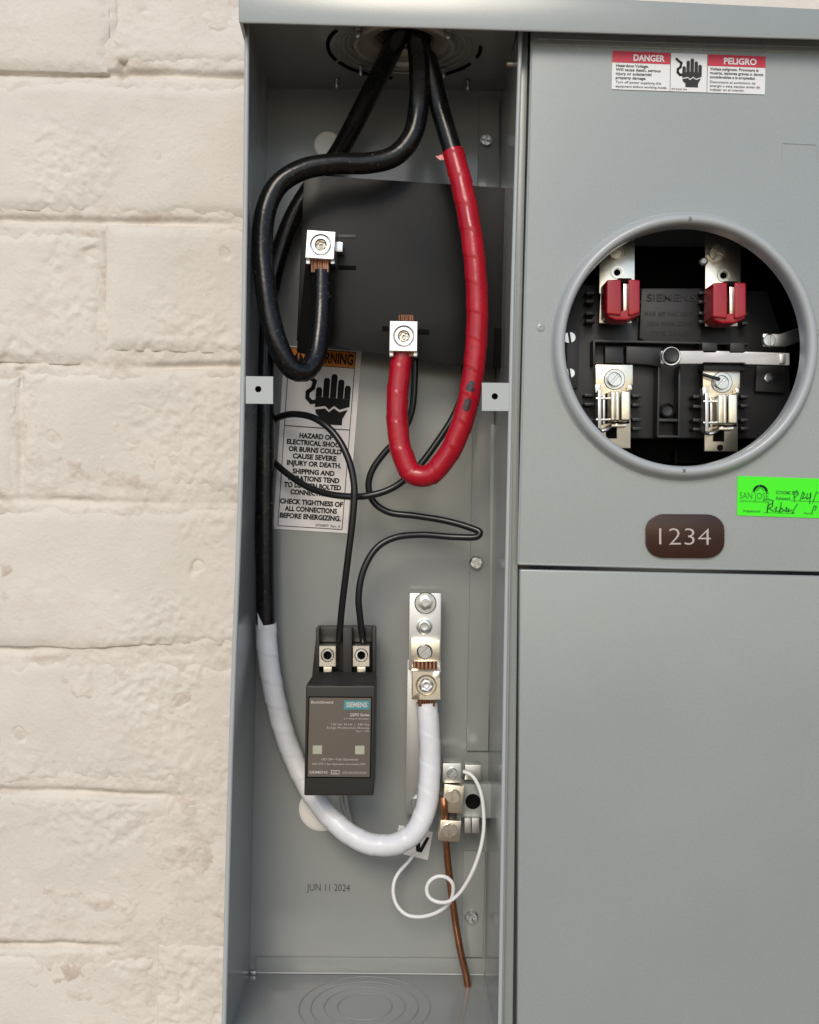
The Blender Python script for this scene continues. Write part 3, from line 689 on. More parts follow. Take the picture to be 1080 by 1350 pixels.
# third cable: red taped
rc = thing('red_taped_cable', P(560, 645, 0.05), 'heavy cable wrapped in red tape making a deep U to the lower lug', 'cable')
p_r0 = [(548, 5, .034), (553, 48, .036), (567, 90, .043), (578, 135, .045), (589, 174, .043), (598, 204, .041)]
MB().tube(p_r0, 0.0068, 24, 0.003, wob=0.02).build('insulation', M['blackcable'], rc)
p_r = [(597, 200, .0412), (606, 232, .039), (617, 282, .036), (625, 335, .034), (629, 390, .033), (628.5, 445, .033), (622, 505, .034), (610, 556, .036), (592, 597, .038), (566, 626, .040), (545, 625, .042), (530, 597, .043), (524, 555, .044), (525, 510, .045), (531, 462, .046)]
MB().tube(p_r, 0.0075, 28, 0.0012, tape=0.019).build('red_tape', M['red'], rc)
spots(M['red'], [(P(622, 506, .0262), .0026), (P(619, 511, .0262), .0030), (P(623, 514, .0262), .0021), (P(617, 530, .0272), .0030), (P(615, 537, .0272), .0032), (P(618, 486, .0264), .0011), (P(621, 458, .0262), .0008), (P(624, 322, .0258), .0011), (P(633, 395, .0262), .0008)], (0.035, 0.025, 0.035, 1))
tl_ = MB(); tl_.solid([P(574, 206, .041), P(590, 202, .040), P(592, 210, .039), P(580, 211, .040)], [P(574, 206, .0416), P(590, 202, .0406), P(592, 210, .0396), P(580, 211, .0406)]); tl_.build('tape_tail', M['red'], rc)
strands(533, 461, 0.041, 24, 9, 8, rc, 'copper_dull')
strands(536, 416, 0.048, 20, 8, 8, rc, 'copper_dull')

# ================================================================== THIN BLACK WIRES
w1 = MB().tube([(447, 846, .068), (451, 800, .062), (459, 735, .056), (465.5, 680, .054), (467, 640, .054), (459, 604, .056), (441, 572, .060), (416, 552, .066), (388, 546, .076), (362, 553, .094), (346, 566, .100), (345, 585, .102), (357, 604, .098), (382, 627, .088), (415, 646, .078), (452, 654, .070), (485, 653.5, .066), (518, 643, .066), (550, 617, .066), (577, 582, .067), (600, 545, .068), (612, 510, .069), (612, 480, .070)], 0.0025, 12, 0.002)
tag(w1.build('thin_wire', M['wire']), 'thin black wire from the left surge terminal, arching over the warning sticker', 'wire', 'thin black wires')
w2 = MB().tube([(479, 846, .068), (475, 815, .064), (473, 785, .062), (480, 750, .062), (497, 722, .064), (520, 709, .066), (555, 705, .068), (600, 708, .068), (630, 707, .066), (633, 702, .066), (618, 695, .068), (585, 686, .072), (548, 680, .074), (512, 675, .075), (493, 662, .075), (486, 643, .074), (490, 622, .073), (507, 597, .072), (528, 575, .071), (542, 545, .070), (546.5, 505, .070), (546.5, 455, .070)], 0.0025, 12, 0.002)
tag(w2.build('thin_wire', M['wire']), 'thin black wire from the right surge terminal, sharply bent beneath the red cable', 'wire', 'thin black wires')

# ================================================================== SURGE PROTECTOR
sp = thing('surge_protector', P(448, 1050, YB), 'black two terminal surge protection module with taupe label, above the white cable', 'surge protector')
b = MB(); b.prism([(418, 826), (494, 826), (495, 905), (410, 905)], 0.080, 0.090, 0.0008); b.rect(430, 850, 470, 1030, 0.087, YB, 0.0005); b.build('base', M['plastic'], sp)
b = MB()
for (u0, u1) in ((416.5, 421), (452, 464), (491, 495.5)): b.prism([(u0, 828), (u1, 828), (u1, 892), (u0, 892)], 0.064, 0.0805, 0.0008)
b.prism([(421, 827), (452, 827), (452, 846), (421, 846)], 0.074, 0.0802, 0.0005); b.prism([(464, 827), (491, 827), (491, 846), (464, 846)], 0.074, 0.0802, 0.0005)
b.build('terminal_walls', M['plastic_br'], sp)
fb = MB(); Y0, Y1 = 0.046, 0.086
f0 = [P(u, v, Y0) for u, v in ((403.5, 904), (495, 904), (492.5, 1049), (401, 1049))]
fb.solid(f0, [p + Vector((0, Y1-Y0, 0)) for p in f0], 0.0012, 3)
f1 = [P(404, 903, Y0+0.004), P(494.5, 903, Y0+0.004), P(493.5, 886, 0.062), P(417, 886, 0.062)]
fb.solid(f1, [P(404, 903, 0.084), P(494.5, 903, 0.084), P(493.5, 884, 0.084), P(417, 884, 0.084)], 0.0008)
fb.build('housing', M['plastic_br'], sp)
for u in (431.5, 476):
    t = holed_block([(u-11, 851), (u+11.5, 851), (u+11.5, 879), (u-11, 879)], 0.060, 0.074, u+0.4, 864, 9.2, 0.0004); t.rect(u-5, 878, u+6, 890, 0.066, 0.072, 0.0004)
    to = t.build('terminal', M['tin'], sp); set_screw(u+0.4, 864, 0.060, 8.4, to, 'alu', 'void', 'clamp_screw', 0.55)
FL = Flat([(408, 919.5), (489.5, 920), (487.5, 1024.5), (405.5, 1024)], Y0-0.0002, 82, 105)
lb = FL.slab(0.0005); lo = lb.build('face_label', M['label_br'], sp)
t = MB(); FL.frame(t, -1.5, -1.5, 83.5, 106.5, 1.6, 0.0001); t.build('label_rim', M['void'], sp)
t = MB(); FL.box(t, 46, 3.5, 80, 15.5, 0.0002); t.build('brand_patch', M['teal'], lo)
t = MB()
FL.text(t, 'SIEMENS', 49, 12.2, 6.2, 'L', 28, 0.03, 0.0004)
FL.text(t, 'BoltShield', 2.5, 7.8, 3.4, 'L', 29, 0.012)
FL.text(t, 'QSPD Series', 80, 24.2, 3.6, 'R', 26, 0.02); FL.text(t, '2-P Plug-In Breaker', 80, 28.6, 2.0, 'R', 34, 0.0)
FL.text(t, '120 Vac 50 kA  |  240 Vac', 80, 36.5, 2.6, 'R', 50, 0.0); FL.text(t, 'Surge Protective Device', 80, 41, 2.6, 'R', 56, 0.0); FL.text(t, 'Type 1  SPD', 80, 45, 2.0, 'R', 18, 0.0)
FL.text(t, 'LED ON = Fully Operational', 42, 83, 3.0, 'C', 48, 0.0); FL.text(t, 'LED OFF = See Operation Instructions SPD', 41, 89, 2.6, 'C', 70, 0.0)
FL.text(t, 'SIEMENS', 2.5, 100.5, 3.4, 'L', 24, 0.01); FL.text(t, 'LISTED SURGE PROTECTIVE DEVICE', 46, 100.5, 2.6, 'L', 32, 0.0)
FL.frame(t, 31, 96, 42, 101.5, 0.7, 0.0002); FL.text(t, 'UL', 36.5, 100.4, 3.2, 'C', 6, 0.0)
t.build('lettering', M['print_pale'], lo)
for x in (6, 62):
    t = MB(); f = [FL.at(x, 63.5, 0.0003), FL.at(x+12.5, 63.5, 0.0003), FL.at(x+12.5, 75, 0.0003), FL.at(x, 75, 0.0003)]
    t.solid(f, [p + Vector((0, 0.0006, 0)) for p in f], 0.0002, 1).build('indicator', M['lamp'], lo)
lead = MB().tube([(448, 1040, .092), (451, 1060, .095), (457, 1078, .098), (466, 1094, .100), (473, 1108, .100)], 0.0016, 8, 0.003)
lead.tube([(455, 1040, .093), (457, 1062, .097), (462, 1082, .100), (470, 1100, .101), (476, 1112, .101)], 0.0016, 8, 0.003)
lead.build('pigtail_lead', mat('grey_insulation', (0.35, 0.34, 0.32), 0.4), sp)

# ================================================================== NEUTRAL BAR
nb = thing('neutral_bar', P(560, 1075, YB), 'tall aluminium neutral bar with lugs, taking the white taped cable', 'terminal bar')
b = MB(); b.prism([(537.5, 870), (574, 870), (571, 1075), (534, 1074)], 0.094, 0.100, 0.0006); b.rect(545, 900, 560, 1050, 0.100, YB); b.build('mounting_bar', M['alu_bar'], nb)
b = MB(); b.prism([(540, 782), (582, 782), (581.5, 884), (538.5, 884)], 0.079, 0.096, 0.0009); b.build('head_bar', M['alu_bar'], nb)
screw(561, 795, 0.079, 12.5, nb, 'bolt', 'zinc', 'hexhead', 0.3, 0.006, 14.5)
MB().lathe(P(559.5, 825.5, .079), (0, -1, 0), [(.0062, -.0002), (.0061, .0004), (.0052, .0006), (.0048, .0002), (.0044, .0016), (.0030, .0018), (.0026, .0008), (0, .0006)], 32).build('set_screw', M['zinc'], nb)
b = MB(); b.prism([(542, 843.5), (580.5, 843.5), (580, 872), (541.5, 872)], 0.073, 0.079, 0.0006); b.build('clamp', M['brass'], nb); 
screw(560, 859.5, 0.073, 9.5, nb, 'screw', 'zinc', 'slot', 2.4, 0.0035, 10.5)
b = MB()
for k in range(6): b.tube([(547 + k*5.2, 870.5, .076), (547.5 + k*5.2, 877, .0745), (547 + k*5.2, 884.5, .0745)], 0.0017, 8, 0.002)
b.build('copper_strands', M['copper_dull'], nb)
b = holed_block([(543, 884), (581.5, 884.6), (581.5, 923), (543, 922.4)], 0.060, 0.088, 562, 903.5, 14); b.build('cable_lug', M['brass'], nb)
set_screw(562, 903.5, 0.060, 13, nb, 'brass', 'alu', 'set_screw', 0.62)
screw(548, 1059, 0.094, 6.5, nb, 'screw', 'zinc', 'slot', 0.7, 0.003)

# ================================================================== GROUND BAR
gb = thing('ground_bar', P(618, 1110, YB), 'small ground bar with pale plated lugs beside the lower right partition', 'terminal bar')
b = MB(); b.prism([(604, 1034), (655, 1034), (653, 1079), (602, 1078)], 0.082, 0.092, 0.0006); b.rect(612, 1042, 640, 1072, 0.092, YB); b.build('block', M['paint'], gb)
b = MB(); b.prism([(655, 1034), (663, 1034), (661, 1079), (653, 1079)], 0.070, 0.092, 0.0006); b.build('bracket', M['paint'], gb)
b = MB(); b.lathe(P(623.5, 1056.5, 0.082), (0, -1, 0), [(0.0056, -0.001), (0.0056, 0.0006), (0.0050, 0.0010), (0.0044, 0.0008), (0.0034, 0.0003), (0, 0.0003)], 24); b.build('block_hole', M['void'], gb)  # raised black disc standing in for the dark of a round hole
b = MB(); b.rect(613, 1008.5, 634, 1028.5, 0.076, 0.088, 0.0005); b.build('clip', M['alu_bar'], gb)
b = MB(); b.prism([(612.5, 1079), (621, 1079), (621, 1098.5), (612.5, 1098.5)], 0.076, 0.088, 0.0004); b.prism([(622, 1079), (632, 1079), (632, 1098.5), (622, 1098.5)], 0.0765, 0.088, 0.0004); b.build('clip', M['alu_bar'], gb)
b = MB(); b.rect(584, 1006.5, 608.5, 1032, 0.070, 0.088, 0.0006); o = b.build('lug', M['alu_bar'], gb); screw(596, 1019.5, 0.070, 7.2, o, 'screw', 'alu', 'slot', 2.2, 0.003)
b = MB(); b.prism([(586, 1035), (612.5, 1037), (609.5, 1073), (583.5, 1071)], 0.066, 0.088, 0.0006); o = b.build('lug', M['brass'], gb); screw(597, 1051, 0.066, 9.5, o, 'screw', 'brass', 'slot', 1.7, 0.004, 11)
b = MB(); b.prism([(581, 1081), (608.5, 1082.5), (606, 1110.5), (578, 1108.5)], 0.066, 0.088, 0.0006); o = b.build('lug', M['brass'], gb); screw(593, 1095.5, 0.066, 10.5, o, 'screw', 'tin', 'slot', 1.5, 0.003)
b = MB(); b.rect(592, 1071, 601, 1080, 0.070, 0.080, 0.0008); b.build('spacer', M['plastic'], gb)
for v0 in (1010, 1079):
    b = MB(); b.rect(655.5, v0, 661.5, v0+18, 0.045, 0.052, 0.0004); b.build('end_tab', M['alu_bar'], gb)

# copper earth wire and thin white wire
cw = MB().tube([(585, 1052, .0655), (586, 1066, .064), (587, 1080, .070), (588.5, 1112, .080), (592, 1150, .082), (597, 1190, .082), (602, 1225, .083), (609, 1262, .086), (614, 1282, .089), (617, 1300, .0905)], 0.0027, 12, 0.003, wob=0.04)
tag(cw.build('copper_wire', M['copper']), 'bare copper earth wire dropping from the ground bar into the cabinet floor', 'wire')
zp = lambda x, y: 290 + x*0.3796
ww = [(845, 45), (872, 56), (893, 84), (908, 125), (916, 185), (916, 250), (906, 310), (885, 375), (858, 430), (825, 475), (790, 498), (755, 498), (727, 482), (718, 455), (728, 427), (755, 410), (785, 412), (807, 432), (810, 465), (798, 500), (770, 525), (735, 542), (690, 550), (650, 543), (618, 515), (603, 475), (605, 430), (622, 395), (655, 358), (672, 335)]
dep = [.074, .072, .070, .068, .066, .064, .062, .061, .062, .064, .066, .068, .069, .070, .070, .070, .070, .070, .072, .074, .076, .078, .080, .082, .084, .086, .088, .090, .092, .094]
tag(MB().tube([(290 + x*0.3796, 1000 + y*0.3796, d) for (x, y), d in zip(ww, dep)], 0.0014, 12, 0.0015).build('white_wire', M['white_wire']), 'thin white wire curling in a small loop in front of the copper earth wire', 'wire')

# ================================================================== STICKERS AND PLATES
WS = Flat([(375.5, 455), (477, 463), (458, 703), (360, 697)], YB-0.0006, 100, 240)
ws = tag(WS.slab(0.0004).build('warning_sticker', M['paper']), 'tall white and orange WARNING sticker on the back plate, half hidden by black cables', 'sticker')
t = MB(); WS.box(t, 7, 2.5, 92, 23); t.build('orange_band', M['orange'], ws)
t = MB(); WS.text(t, 'WARNING', 32, 19, 13.5, 'L', 58, 0.03, 0.0004)
WS.poly(t, [(10, 20.5), (19, 4), (28, 20.5)][::-1], 0.0004); WS.frame(t, 6, 2, 93, 236, 0.9)
WS.box(t, 6, 104, 93, 105.2); WS.box(t, 6, 23, 93, 23.8)
shock_hand(WS, t, 33, 33, 0.92)
def para(ls, y0, dy, h, x=49):
    for i, (s, wd) in enumerate(ls): WS.text(t, s, x, y0 + dy*i, h, 'C', wd, 0.045)
para([('HAZARD OF', 44), ('ELECTRICAL SHOCK', 76), ('OR BURNS COULD', 70), ('CAUSE SEVERE', 58), ('INJURY OR DEATH.', 72)], 119, 9.1, 6.2)
para([('SHIPPING AND', 56), ('VIBRATIONS TEND', 70), ('TO LOOSEN BOLTED', 76), ('CONNECTIONS.', 58)], 166, 9.1, 6.2)
para([('CHECK TIGHTNESS OF', 84), ('ALL CONNECTIONS', 70), ('BEFORE ENERGIZING.', 82)], 206, 9.3, 6.2)
WS.text(t, 'B756897  Rev. A', 90, 233.5, 3.4, 'R', 33, 0.0)
t.build('lettering', M['ink'], ws)
t = MB(); WS.poly(t, [(17.6, 9), (18.2, 16.5), (19.8, 16.5), (20.4, 9)], 0.0006); WS.box(t, 18.1, 17.6, 19.9, 19.2, 0.0006); t.build('triangle_mark', M['orange'], ws)

DS = Flat([(807.5, 67), (1009.5, 74.5), (1008.5, 124.5), (806.5, 117.5)], YC-0.0006, 202, 50)
ds = tag(DS.slab(0.0005).build('danger_sticker', M['paper2']), 'red and white DANGER and PELIGRO sticker at the top of the meter cover', 'sticker')
for xa, xb in ((0, 76.5), (126, 202)): t = MB(); DS.box(t, xa, 0, xb, 15); t.build('red_band', M['redprint'], ds)
t = MB(); DS.text(t, 'DANGER', 28, 12, 8, 'L', 41, 0.03, 0.0004); t.build('heading', M['paper2'], ds); t = MB(); DS.text(t, 'PELIGRO', 147, 12, 8, 'L', 43, 0.03, 0.0004); t.build('heading', M['paper2'], ds)
t = MB()
shock_hand(DS, t, 86, 6.5, 0.52)
for i, (s, wd) in enumerate([('Hazardous Voltage.', 43), ('Will cause death, serious', 59), ('injury or substantial', 47), ('property damage.', 40)]): DS.text(t, s, 5, 20.5 + i*5.3, 3.6, 'L', wd, 0.016)
for i, (s, wd) in enumerate([('Turn off power supplying this', 60), ('equipment before working inside.', 68)]): DS.text(t, s, 5, 42 + i*5.4, 3.2, 'L', wd, 0.004)
for i, (s, wd) in enumerate([('Voltaje peligroso. Provocara la', 64), ('muerte, lesiones graves o danos', 70), ('considerables a la propiedad.', 60)]): DS.text(t, s, 129, 20.5 + i*5.3, 3.6, 'L', wd, 0.016)
for i, (s, wd) in enumerate([('Desconecte el suministro de', 60), ('energia a este equipo antes de', 66), ('trabajar en el interior.', 46)]): DS.text(t, s, 129, 37.5 + i*5.0, 3.2, 'L', wd, 0.004)
DS.text(t, 'B7568-96', 79, 48, 2.0, 'L', 20, 0.0); DS.box(t, 76.6, 0, 77.2, 50); DS.box(t, 125.2, 0, 125.8, 50)
t.build('lettering', M['greyink'], ds)

GS = Flat([(972.5, 627.5), (1092, 631.5), (1091, 683.5), (972, 679.5)], YC-0.0006, 119, 52)
gs = tag(GS.slab(0.0005).build('inspection_sticker', M['green']), 'fluorescent green handwritten inspection sticker above the brown number plate', 'sticker')
t = MB()
arc = [(30 + math.cos(R(a))*8.5, 20 - math.sin(R(a))*8) for a in range(0, 181, 15)]; GS.stroke(t, arc, 3.0)
for a in range(20, 170, 20): GS.stroke(t, [(30 + math.cos(R(a))*4, 20 - math.sin(R(a))*4), (30 + math.cos(R(a))*6, 20 - math.sin(R(a))*6)], 0.7)
GS.text(t, 'SAN JOSE', 3, 29.5, 8.5, 'L', 38, -0.01); GS.text(t, 'CAPITAL OF SILICON VALLEY', 3, 34, 2.4, 'L', 38, 0.0); GS.text(t, 'Inspector', 8, 47, 3.4, 'L', 23, 0.008)
GS.text(t, 'ECONOMIC DEV.', 51, 22, 4.6, 'L', 28, 0.01); GS.text(t, 'Released', 51, 29.5, 4.4, 'L', 18, 0.01); GS.text(t, 'Permit', 88, 47.5, 3.2, 'L', 12, 0.0)
GS.box(t, 70, 30, 112, 30.6); GS.box(t, 34, 46.8, 74, 47.3)
t.build('printing', M['greenink'], gs)
t = MB()
for st in ([(74, 18), (75, 31)], [(73, 19), (78, 17), (80, 21), (75, 26)], [(82, 30), (86, 18), (88, 21), (85, 27), (90, 25)], [(92, 20), (91, 27), (96, 25), (96, 19), (95, 33)], [(99, 32), (104, 17)], [(106, 19), (110, 18), (108, 24), (112, 27), (107, 31)],
           [(41, 33), (39, 47), (40, 38), (46, 34), (46, 39), (41, 41), (48, 45)], [(49, 42), (52, 39), (50, 45), (54, 44)], [(58, 33), (55, 46), (58, 40), (61, 43), (57, 46)], [(62, 44), (65, 39), (64, 45), (68, 41), (67, 45), (72, 42)], [(79, 34), (72, 46), (75, 46)], [(34, 31), (40, 29), (47, 31), (46, 36)], [(98, 45), (101, 36), (104, 37), (102, 42)], [(108, 45), (110, 36), (112, 44)]):
    GS.stroke(t, st, 1.25, 0.00045)
t.build('handwriting', M['greenink'], gs)

# number plate
c = (903.6, 706.8); W2, H2, ch_ = 52, 29, 15
oct_ = []
for (cx, cy, a0) in ((W2-24, -H2+21, 270), (W2-24, H2-21, 0), (-W2+24, H2-21, 90), (-W2+24, -H2+21, 180)):
    for k in range(7):
        a = R(a0 + 90*k/6); oct_.append((c[0] + cx + 24*math.cos(a), c[1] + cy + 21*math.sin(a) + 0.006*cx))
NP = MB().prism(oct_, YC-0.0022, YC-0.0002, 0.0005)
npo = tag(NP.build('number_plate', M['plate']), 'brown plate engraved 1234 just above the lower door', 'number plate')
NF = Flat([(851, 678), (955, 679), (955, 736), (851, 735)], YC-0.0023, 104, 57)
t = MB(); NF.text(t, '1234', 18, 39.8, 22.5, 'L', 68, -0.014, 0.0003); t.build('numerals', M['engrave'], npo)

# ink date stamp and peeled label under the cable
ST = Flat([(404, 1163), (462, 1164), (462, 1177), (404, 1176)], YB-0.0001, 58, 13)
t = MB(); ST.text(t, 'JUN 11 2024', 0.5, 11.0, 9.4, 'L', 57, -0.008, 0.0002)
tag(t.build('date_stamp', M['greyink']), 'ink date stamp JUN 11 2024 on the lower back plate', 'date stamp')
PF = Flat([(541, 1090), (571, 1097), (564, 1134), (531, 1126)], YB-0.0006, 31, 38)
pf = tag(PF.slab(0.0004).build('small_sticker', M['paper']), 'small white sticker with a black mark, partly under the white taped bend', 'sticker')
t = MB(); PF.poly(t, [(11, 16), (17, 15), (19, 24), (24, 8), (28, 8), (22, 30), (15, 30)][::-1]); t.build('mark', M['ink'], pf)
PG = Flat([(526, 1088), (545, 1091), (541, 1112), (522, 1108)], YB-0.0004, 20, 22)
PG.slab(0.0003).build('backing', M['paper'], pf)

# ================================================================== METER SOCKET
ms = thing('meter_socket', P(902, 600, 0.085), 'black four jaw meter base seen through the round opening', 'meter socket')
YM = 0.050
b = MB()
b.prism([(744, 372), (838, 380), (926, 380), (1012, 384), (1040, 470), (1046, 582), (985, 578), (900, 578), (748, 578)], YM, 0.070, 0.001)
b.build('base', M['plastic'], ms)
b = MB(); b.prism([(846, 380), (924, 380), (925, 448), (914, 455), (858, 454), (843, 446)], 0.043, YM, 0.0008); pbo = b.build('data_plate', M['plastic'], ms)
DP = Flat([(846, 380), (924, 380), (925, 454), (843, 454)], 0.0428, 80, 75); t = MB()
DP.text(t, 'SIEMENS', 40, 17, 9.5, 'C', 66, 0.02, 0.0006)
for i, (s, wd) in enumerate([('MAX 600 VAC 1Ø 3W', 70), ('200A MAIN CONT.', 62), ('TYPE 3R USE', 52)]): DP.text(t, s, 40, 37 + i*13, 6, 'C', wd, 0.0, 0.0006)
t.build('lettering', M['embosstext'], pbo)
b = MB()                                                      # cross frame
b.prism([(783, 448), (988, 452), (988, 455), (783, 451)], 0.036, YM, 0.0004); b.prism([(782, 448), (785, 448), (785, 481), (782, 481)], 0.036, YM, 0.0004)
b.prism([(826, 456), (872, 458), (872, 484), (858, 481), (826, 479)], 0.040, YM, 0.0006); b.prism([(798, 456), (822, 457), (822, 479), (798, 479)], 0.042, YM, 0.0006)
b.prism([(926, 452), (946, 452), (946, 463), (926, 463)], 0.030, YM, 0.0005); b.prism([(963, 452), (982, 452), (982, 464), (963, 464)], 0.030, YM, 0.0005)
b.prism([(928, 478), (984, 479), (984, 489), (928, 488)], 0.034, YM, 0.0005)
b.build('cross_frame', M['plastic'], ms)
b = MB(); b.prism([(868, 484), (871, 484), (869, 576), (866, 576)], 0.036, YM, 0.0004); b.prism([(895, 482), (898, 482), (897, 576), (894, 576)], 0.036, YM, 0.0004)
b.prism([(869, 552), (894, 552), (894, 556), (869, 556)], 0.036, YM, 0.0004); b.prism([(867, 574), (897, 574), (897, 577), (867, 577)], 0.036, YM, 0.0004)
b.lathe(P(880, 541, 0.044), (0, -1, 0), [(10*px(.044), -0.006), (10*px(.044), 0.002), (8*px(.044), 0.003), (6.5*px(.044), 0.0), (0, -0.0005)], 28)
b.build('centre_column', M['plastic'], ms)
b = MB(); b.prism([(872, 578), (1000, 580), (985, 612), (800, 608), (790, 579)], 0.075, 0.080); b.prism([(890, 596), (893, 596), (893, 622), (890, 622)], 0.060, 0.075, .0003); b.build('lower_shroud', M['void'], ms)
# fins beside the jaws
for (u0, u1, vs) in ((773, 785, (384, 395, 411, 421)), (771, 784, (519, 531, 552, 563)), (834, 846, (520, 532, 551, 563)), (914, 926, (521, 534, 552, 564)), (977, 988, (521, 533, 552, 563)), (922, 930, (384, 396, 411, 422)), (838, 845, (396, 412)), (979, 987, (412, 424))):
    for v in vs: MB().prism([(u0, v), (u1, v), (u1, v+4), (u0, v+4)], 0.038, YM, 0.0004).build('fin', M['plastic'], ms)
def jaw_upper(u, v, flipu=0):
    o = MB(); o.prism([(u-24, v-92), (u+23, v-92), (u+23, v-2), (u+19, v-2), (u+19, v+30), (u-24, v+30), (u-22, v-8), (u-24, v-10), (u-24, v-30)], 0.036, 0.0385, 0.0005)
    jo = o.build('jaw_plate', M['tin'], ms)
    MB().disc(u, v-37, 0.0352, 0.0356, 4.2, 20).build('rivet_hole', M['void'], jo)
    MB().lathe(P(u, v-37, 0.036), (0, -1, 0), [(0.0046, 0), (0.0044, 0.0006), (0.0028, 0.0006), (0.0026, 0.0001)], 24).build('rivet_rim', M['tin'], jo)
    # red jaw block: two cheeks with a slot, chamfered foot
    r = MB(); u0 = u + 6
    r.prism([(u0-20, v-27), (u0-0.8, v-28), (u0-0.8, v+20), (u0-20, v+18)], 0.012, 0.035, 0.0012, 3)
    r.prism([(u0+8.6, v-28), (u0+24, v-27), (u0+24, v+16), (u0+14, v+20), (u0+8.6, v+20)], 0.012, 0.035, 0.0012, 3)
    r.prism([(u0-20, v+14), (u0+24, v+12), (u0+23, v+20), (u0+8, v+26), (u0-8, v+26), (u0-18, v+22)], 0.014, 0.035, 0.0012, 3)
    ro = r.build('red_insulator', M['redplastic'], ms)
    bl = MB(); bl.prism([(u0+2.0, v-22), (u0+7.4, v-22), (u0+7.4, v+15), (u0+2.0, v+15)], 0.0145, 0.034, 0.0006); bl.build('jaw_blade', M['tin'], ro)
    MB().rect(u0-5, v-29.5, u0+13, v-24, 0.013, 0.034, 0.0005).build('jaw_mouth', M['void'], ro)
    return jo
jl = jaw_upper(814, 396); jr = jaw_upper(954, 400)
screw(812, 331, 0.036, 10, jl, 'screw', 'tin', 'slot', 0.3, 0.004, 12); screw(946, 333, 0.036, 11, jr, 'screw', 'tin', 'cross', 0.5, 0.006, 13)
MB().lathe(P(927, 345, 0.034), (0, -1, 0), [(0.003, -0.004), (0.003, 0.002), (0.0018, 0.003), (0, 0.003)], 12).build('pin', M['zinc'], jr)
def jaw_lower(u, v, du):
    o = MB(); o.prism([(u-24, v-36), (u+25, v-36), (u+25, v-9), (u+22, v-9), (u+22, v+74), (u-22, v+74), (u-22, v-5), (u-24, v-5)], 0.038, 0.0405, 0.0005)
    jo = o.build('jaw_plate', M['brass'], ms)
    for ua, ub, yf in ((-4, 1.8, .021), (2.4, 7.4, .0175)): r = MB(); r.prism([(u+ua, v-1), (u+ub, v-1), (u+ub, v+38), (u+ua, v+38)], yf, 0.0375, 0.0010, 3); r.build('jaw_blade', M['tin'], jo)
    r = MB(); r.prism([(u+9.5, v-2), (u+22, v-2), (u+22, v+38), (u+9.5, v+38)], 0.0175, 0.0375, 0.0014, 3); r.build('jaw_blade', M['brass'], jo)
    r = MB(); r.prism([(u-21, v-3), (u-16.5, v-3), (u-16.5, v+48), (u-21, v+48)], 0.026, 0.0375, 0.0005); r.prism([(u-14.5, v+4), (u-11.5, v+4), (u-11.5, v+42), (u-14.5, v+42)], 0.028, 0.0375, 0.0005); r.build('spring_clip', M['alu_bar'], jo)
    MB().rect(u-24.5, v-10, u-17, v+0.5, 0.030, 0.0375, 0.0005).build('side_lip', M['alu_bar'], jo)
    MB().rect(u+19, v-9, u+24, v-2.5, 0.031, 0.0375, 0.0005).build('side_lip', M['tin'], jo)
    MB().rect(u-3, v+41.5, u+17, v+46, 0.030, 0.0378, 0.0006).build('bottom_lip', M['tin'], jo)
    MB().rect(u-2, v+38.2, u+21, v+41, 0.033, 0.0376, 0.0003).build('blade_gap', M['void'], jo)
    MB().tube([P(u-22, v+49, .034), P(u-15, v+51, .030), P(u-8, v+48.5, .031), P(u-3, v+44, .034)], 0.0013, 8, 0.002).build('spring_foot', M['alu_bar'], jo)
    for dv in (7, 35): MB().rect(u-23.5, v+dv, u-5, v+dv+2.6, 0.0275, 0.0300, 0.0004).build('spring_strap', M['zinc'], jo)
    MB().prism([(u-11, v+2), (u-3.5, v-1), (u-3.5, v+40), (u-11, v+42)], 0.0365, 0.0378).build('jaw_recess', M['void'], jo)
    MB().prism([(u-10, v+45), (u+4, v+45), (u+4, v+61), (u-10, v+61)], 0.0365, 0.0378).build('plate_slot', M['void'], jo)
    screw(u+1, v-17, 0.038, 9.5, jo, 'screw', 'zinc', 'slot', 2.3, 0.004, 14)
    return jo
j1 = jaw_lower(809.5, 517, 0); j2 = jaw_lower(951, 521, 0)
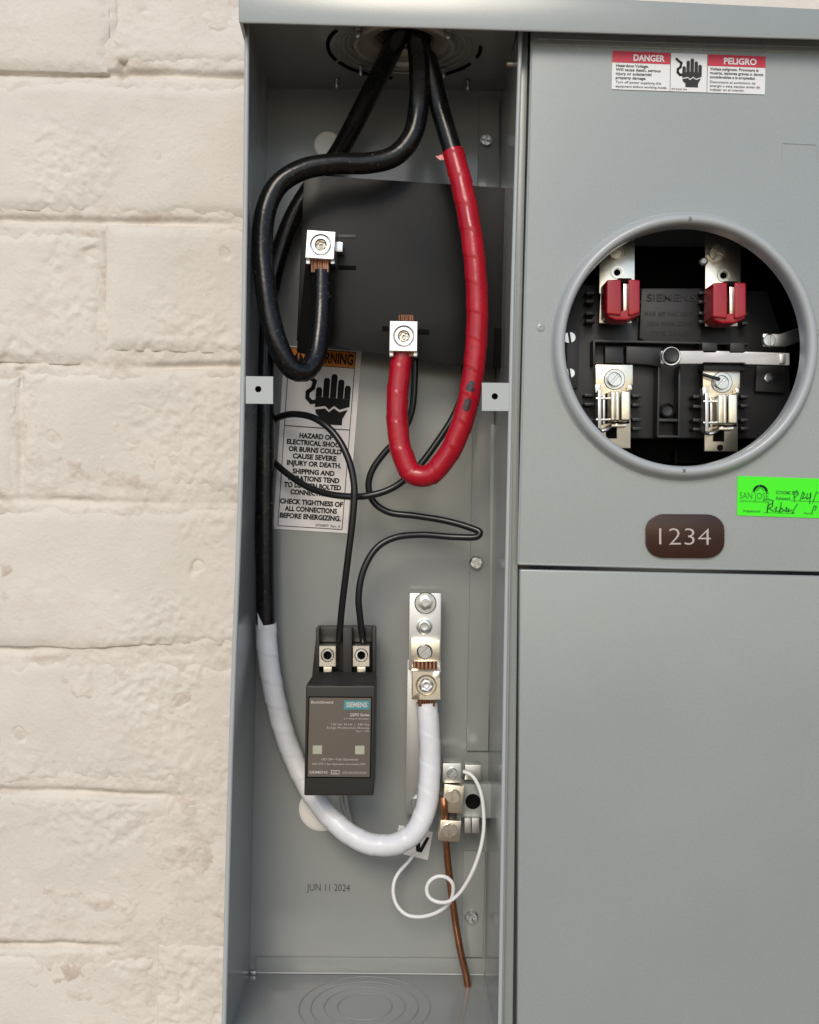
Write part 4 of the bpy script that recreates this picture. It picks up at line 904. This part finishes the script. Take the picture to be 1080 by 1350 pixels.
MB().disc(950, 590, 0.0368, 0.0378, 4, 20).build('plate_hole', M['void'], j2)
b = MB().tube([(926, 493.5, .034), (938, 497, .032), (949, 500, .032)], 0.0012, 8, 0.002); b.build('spring_wire', M['plastic'], j2)
# lever bar and knob
lv = MB(); lv.prism([(872, 462.5), (927, 462.5), (928, 464.5), (944, 464.5), (945, 462.5), (962, 463), (963, 465), (981, 465), (983, 463.5), (1041, 465.5), (1041, 481.5), (984, 480), (982, 478), (928, 477.5), (926, 479.5), (872, 479.5)], 0.026, 0.030, 0.0005); lvo = lv.build('lever', M['bar'], ms)
MB().lathe(P(884.3, 470, 0.026), (0, -1, 0), [(0.0066, -0.001), (0.0066, 0.0018), (0.0062, 0.0022), (0.0054, 0.0022)], 32).build('knob_rim', M['alu'], lvo)
MB().lathe(P(884.3, 469, 0.0245), (0, -1, 0), [(0.0053, -0.002), (0.0053, 0.0030), (0.0046, 0.0038), (0.002, 0.0032), (0, 0.0032)], 32).build('knob', M['plastic'], lvo)
MB().prism([(1028, 467), (1036, 467), (1036, 479), (1028, 479)], 0.0245, 0.0262, 0.0005).build('lever_end', M['alu_bar'], lvo)
# side screws and bracket
for (u, v, r) in ((751, 445, 8.5), (751, 492, 7.5)): screw(u, v, YM, r, ms, 'screw', 'zinc', 'slot', 1.4, 0.004, r*1.1)
screw(1014, 498, YM, 8.5, ms, 'screw', 'zinc', 'hexhead', 0.2, 0.005)
br = MB(); br.prism([(1006, 440), (1030, 440), (1062, 428), (1066, 446), (1036, 457), (1006, 457)], 0.030, 0.033, 0.0008); bro = br.build('side_bracket', M['zinc'], ms)
screw(1015, 448.5, 0.030, 8.5, bro, 'screw', 'zinc', 'slot', 1.57, 0.004)
b = MB(); b.prism([(998, 482), (1036, 482), (1034, 518), (996, 516)], 0.046, YM, 0.0005); b.build('side_pad', M['plastic'], ms); b = MB(); b.prism([(746, 434), (764, 434), (762, 512), (748, 512)], 0.046, YM, 0.0005); b.build('side_pad', M['plastic'], ms)
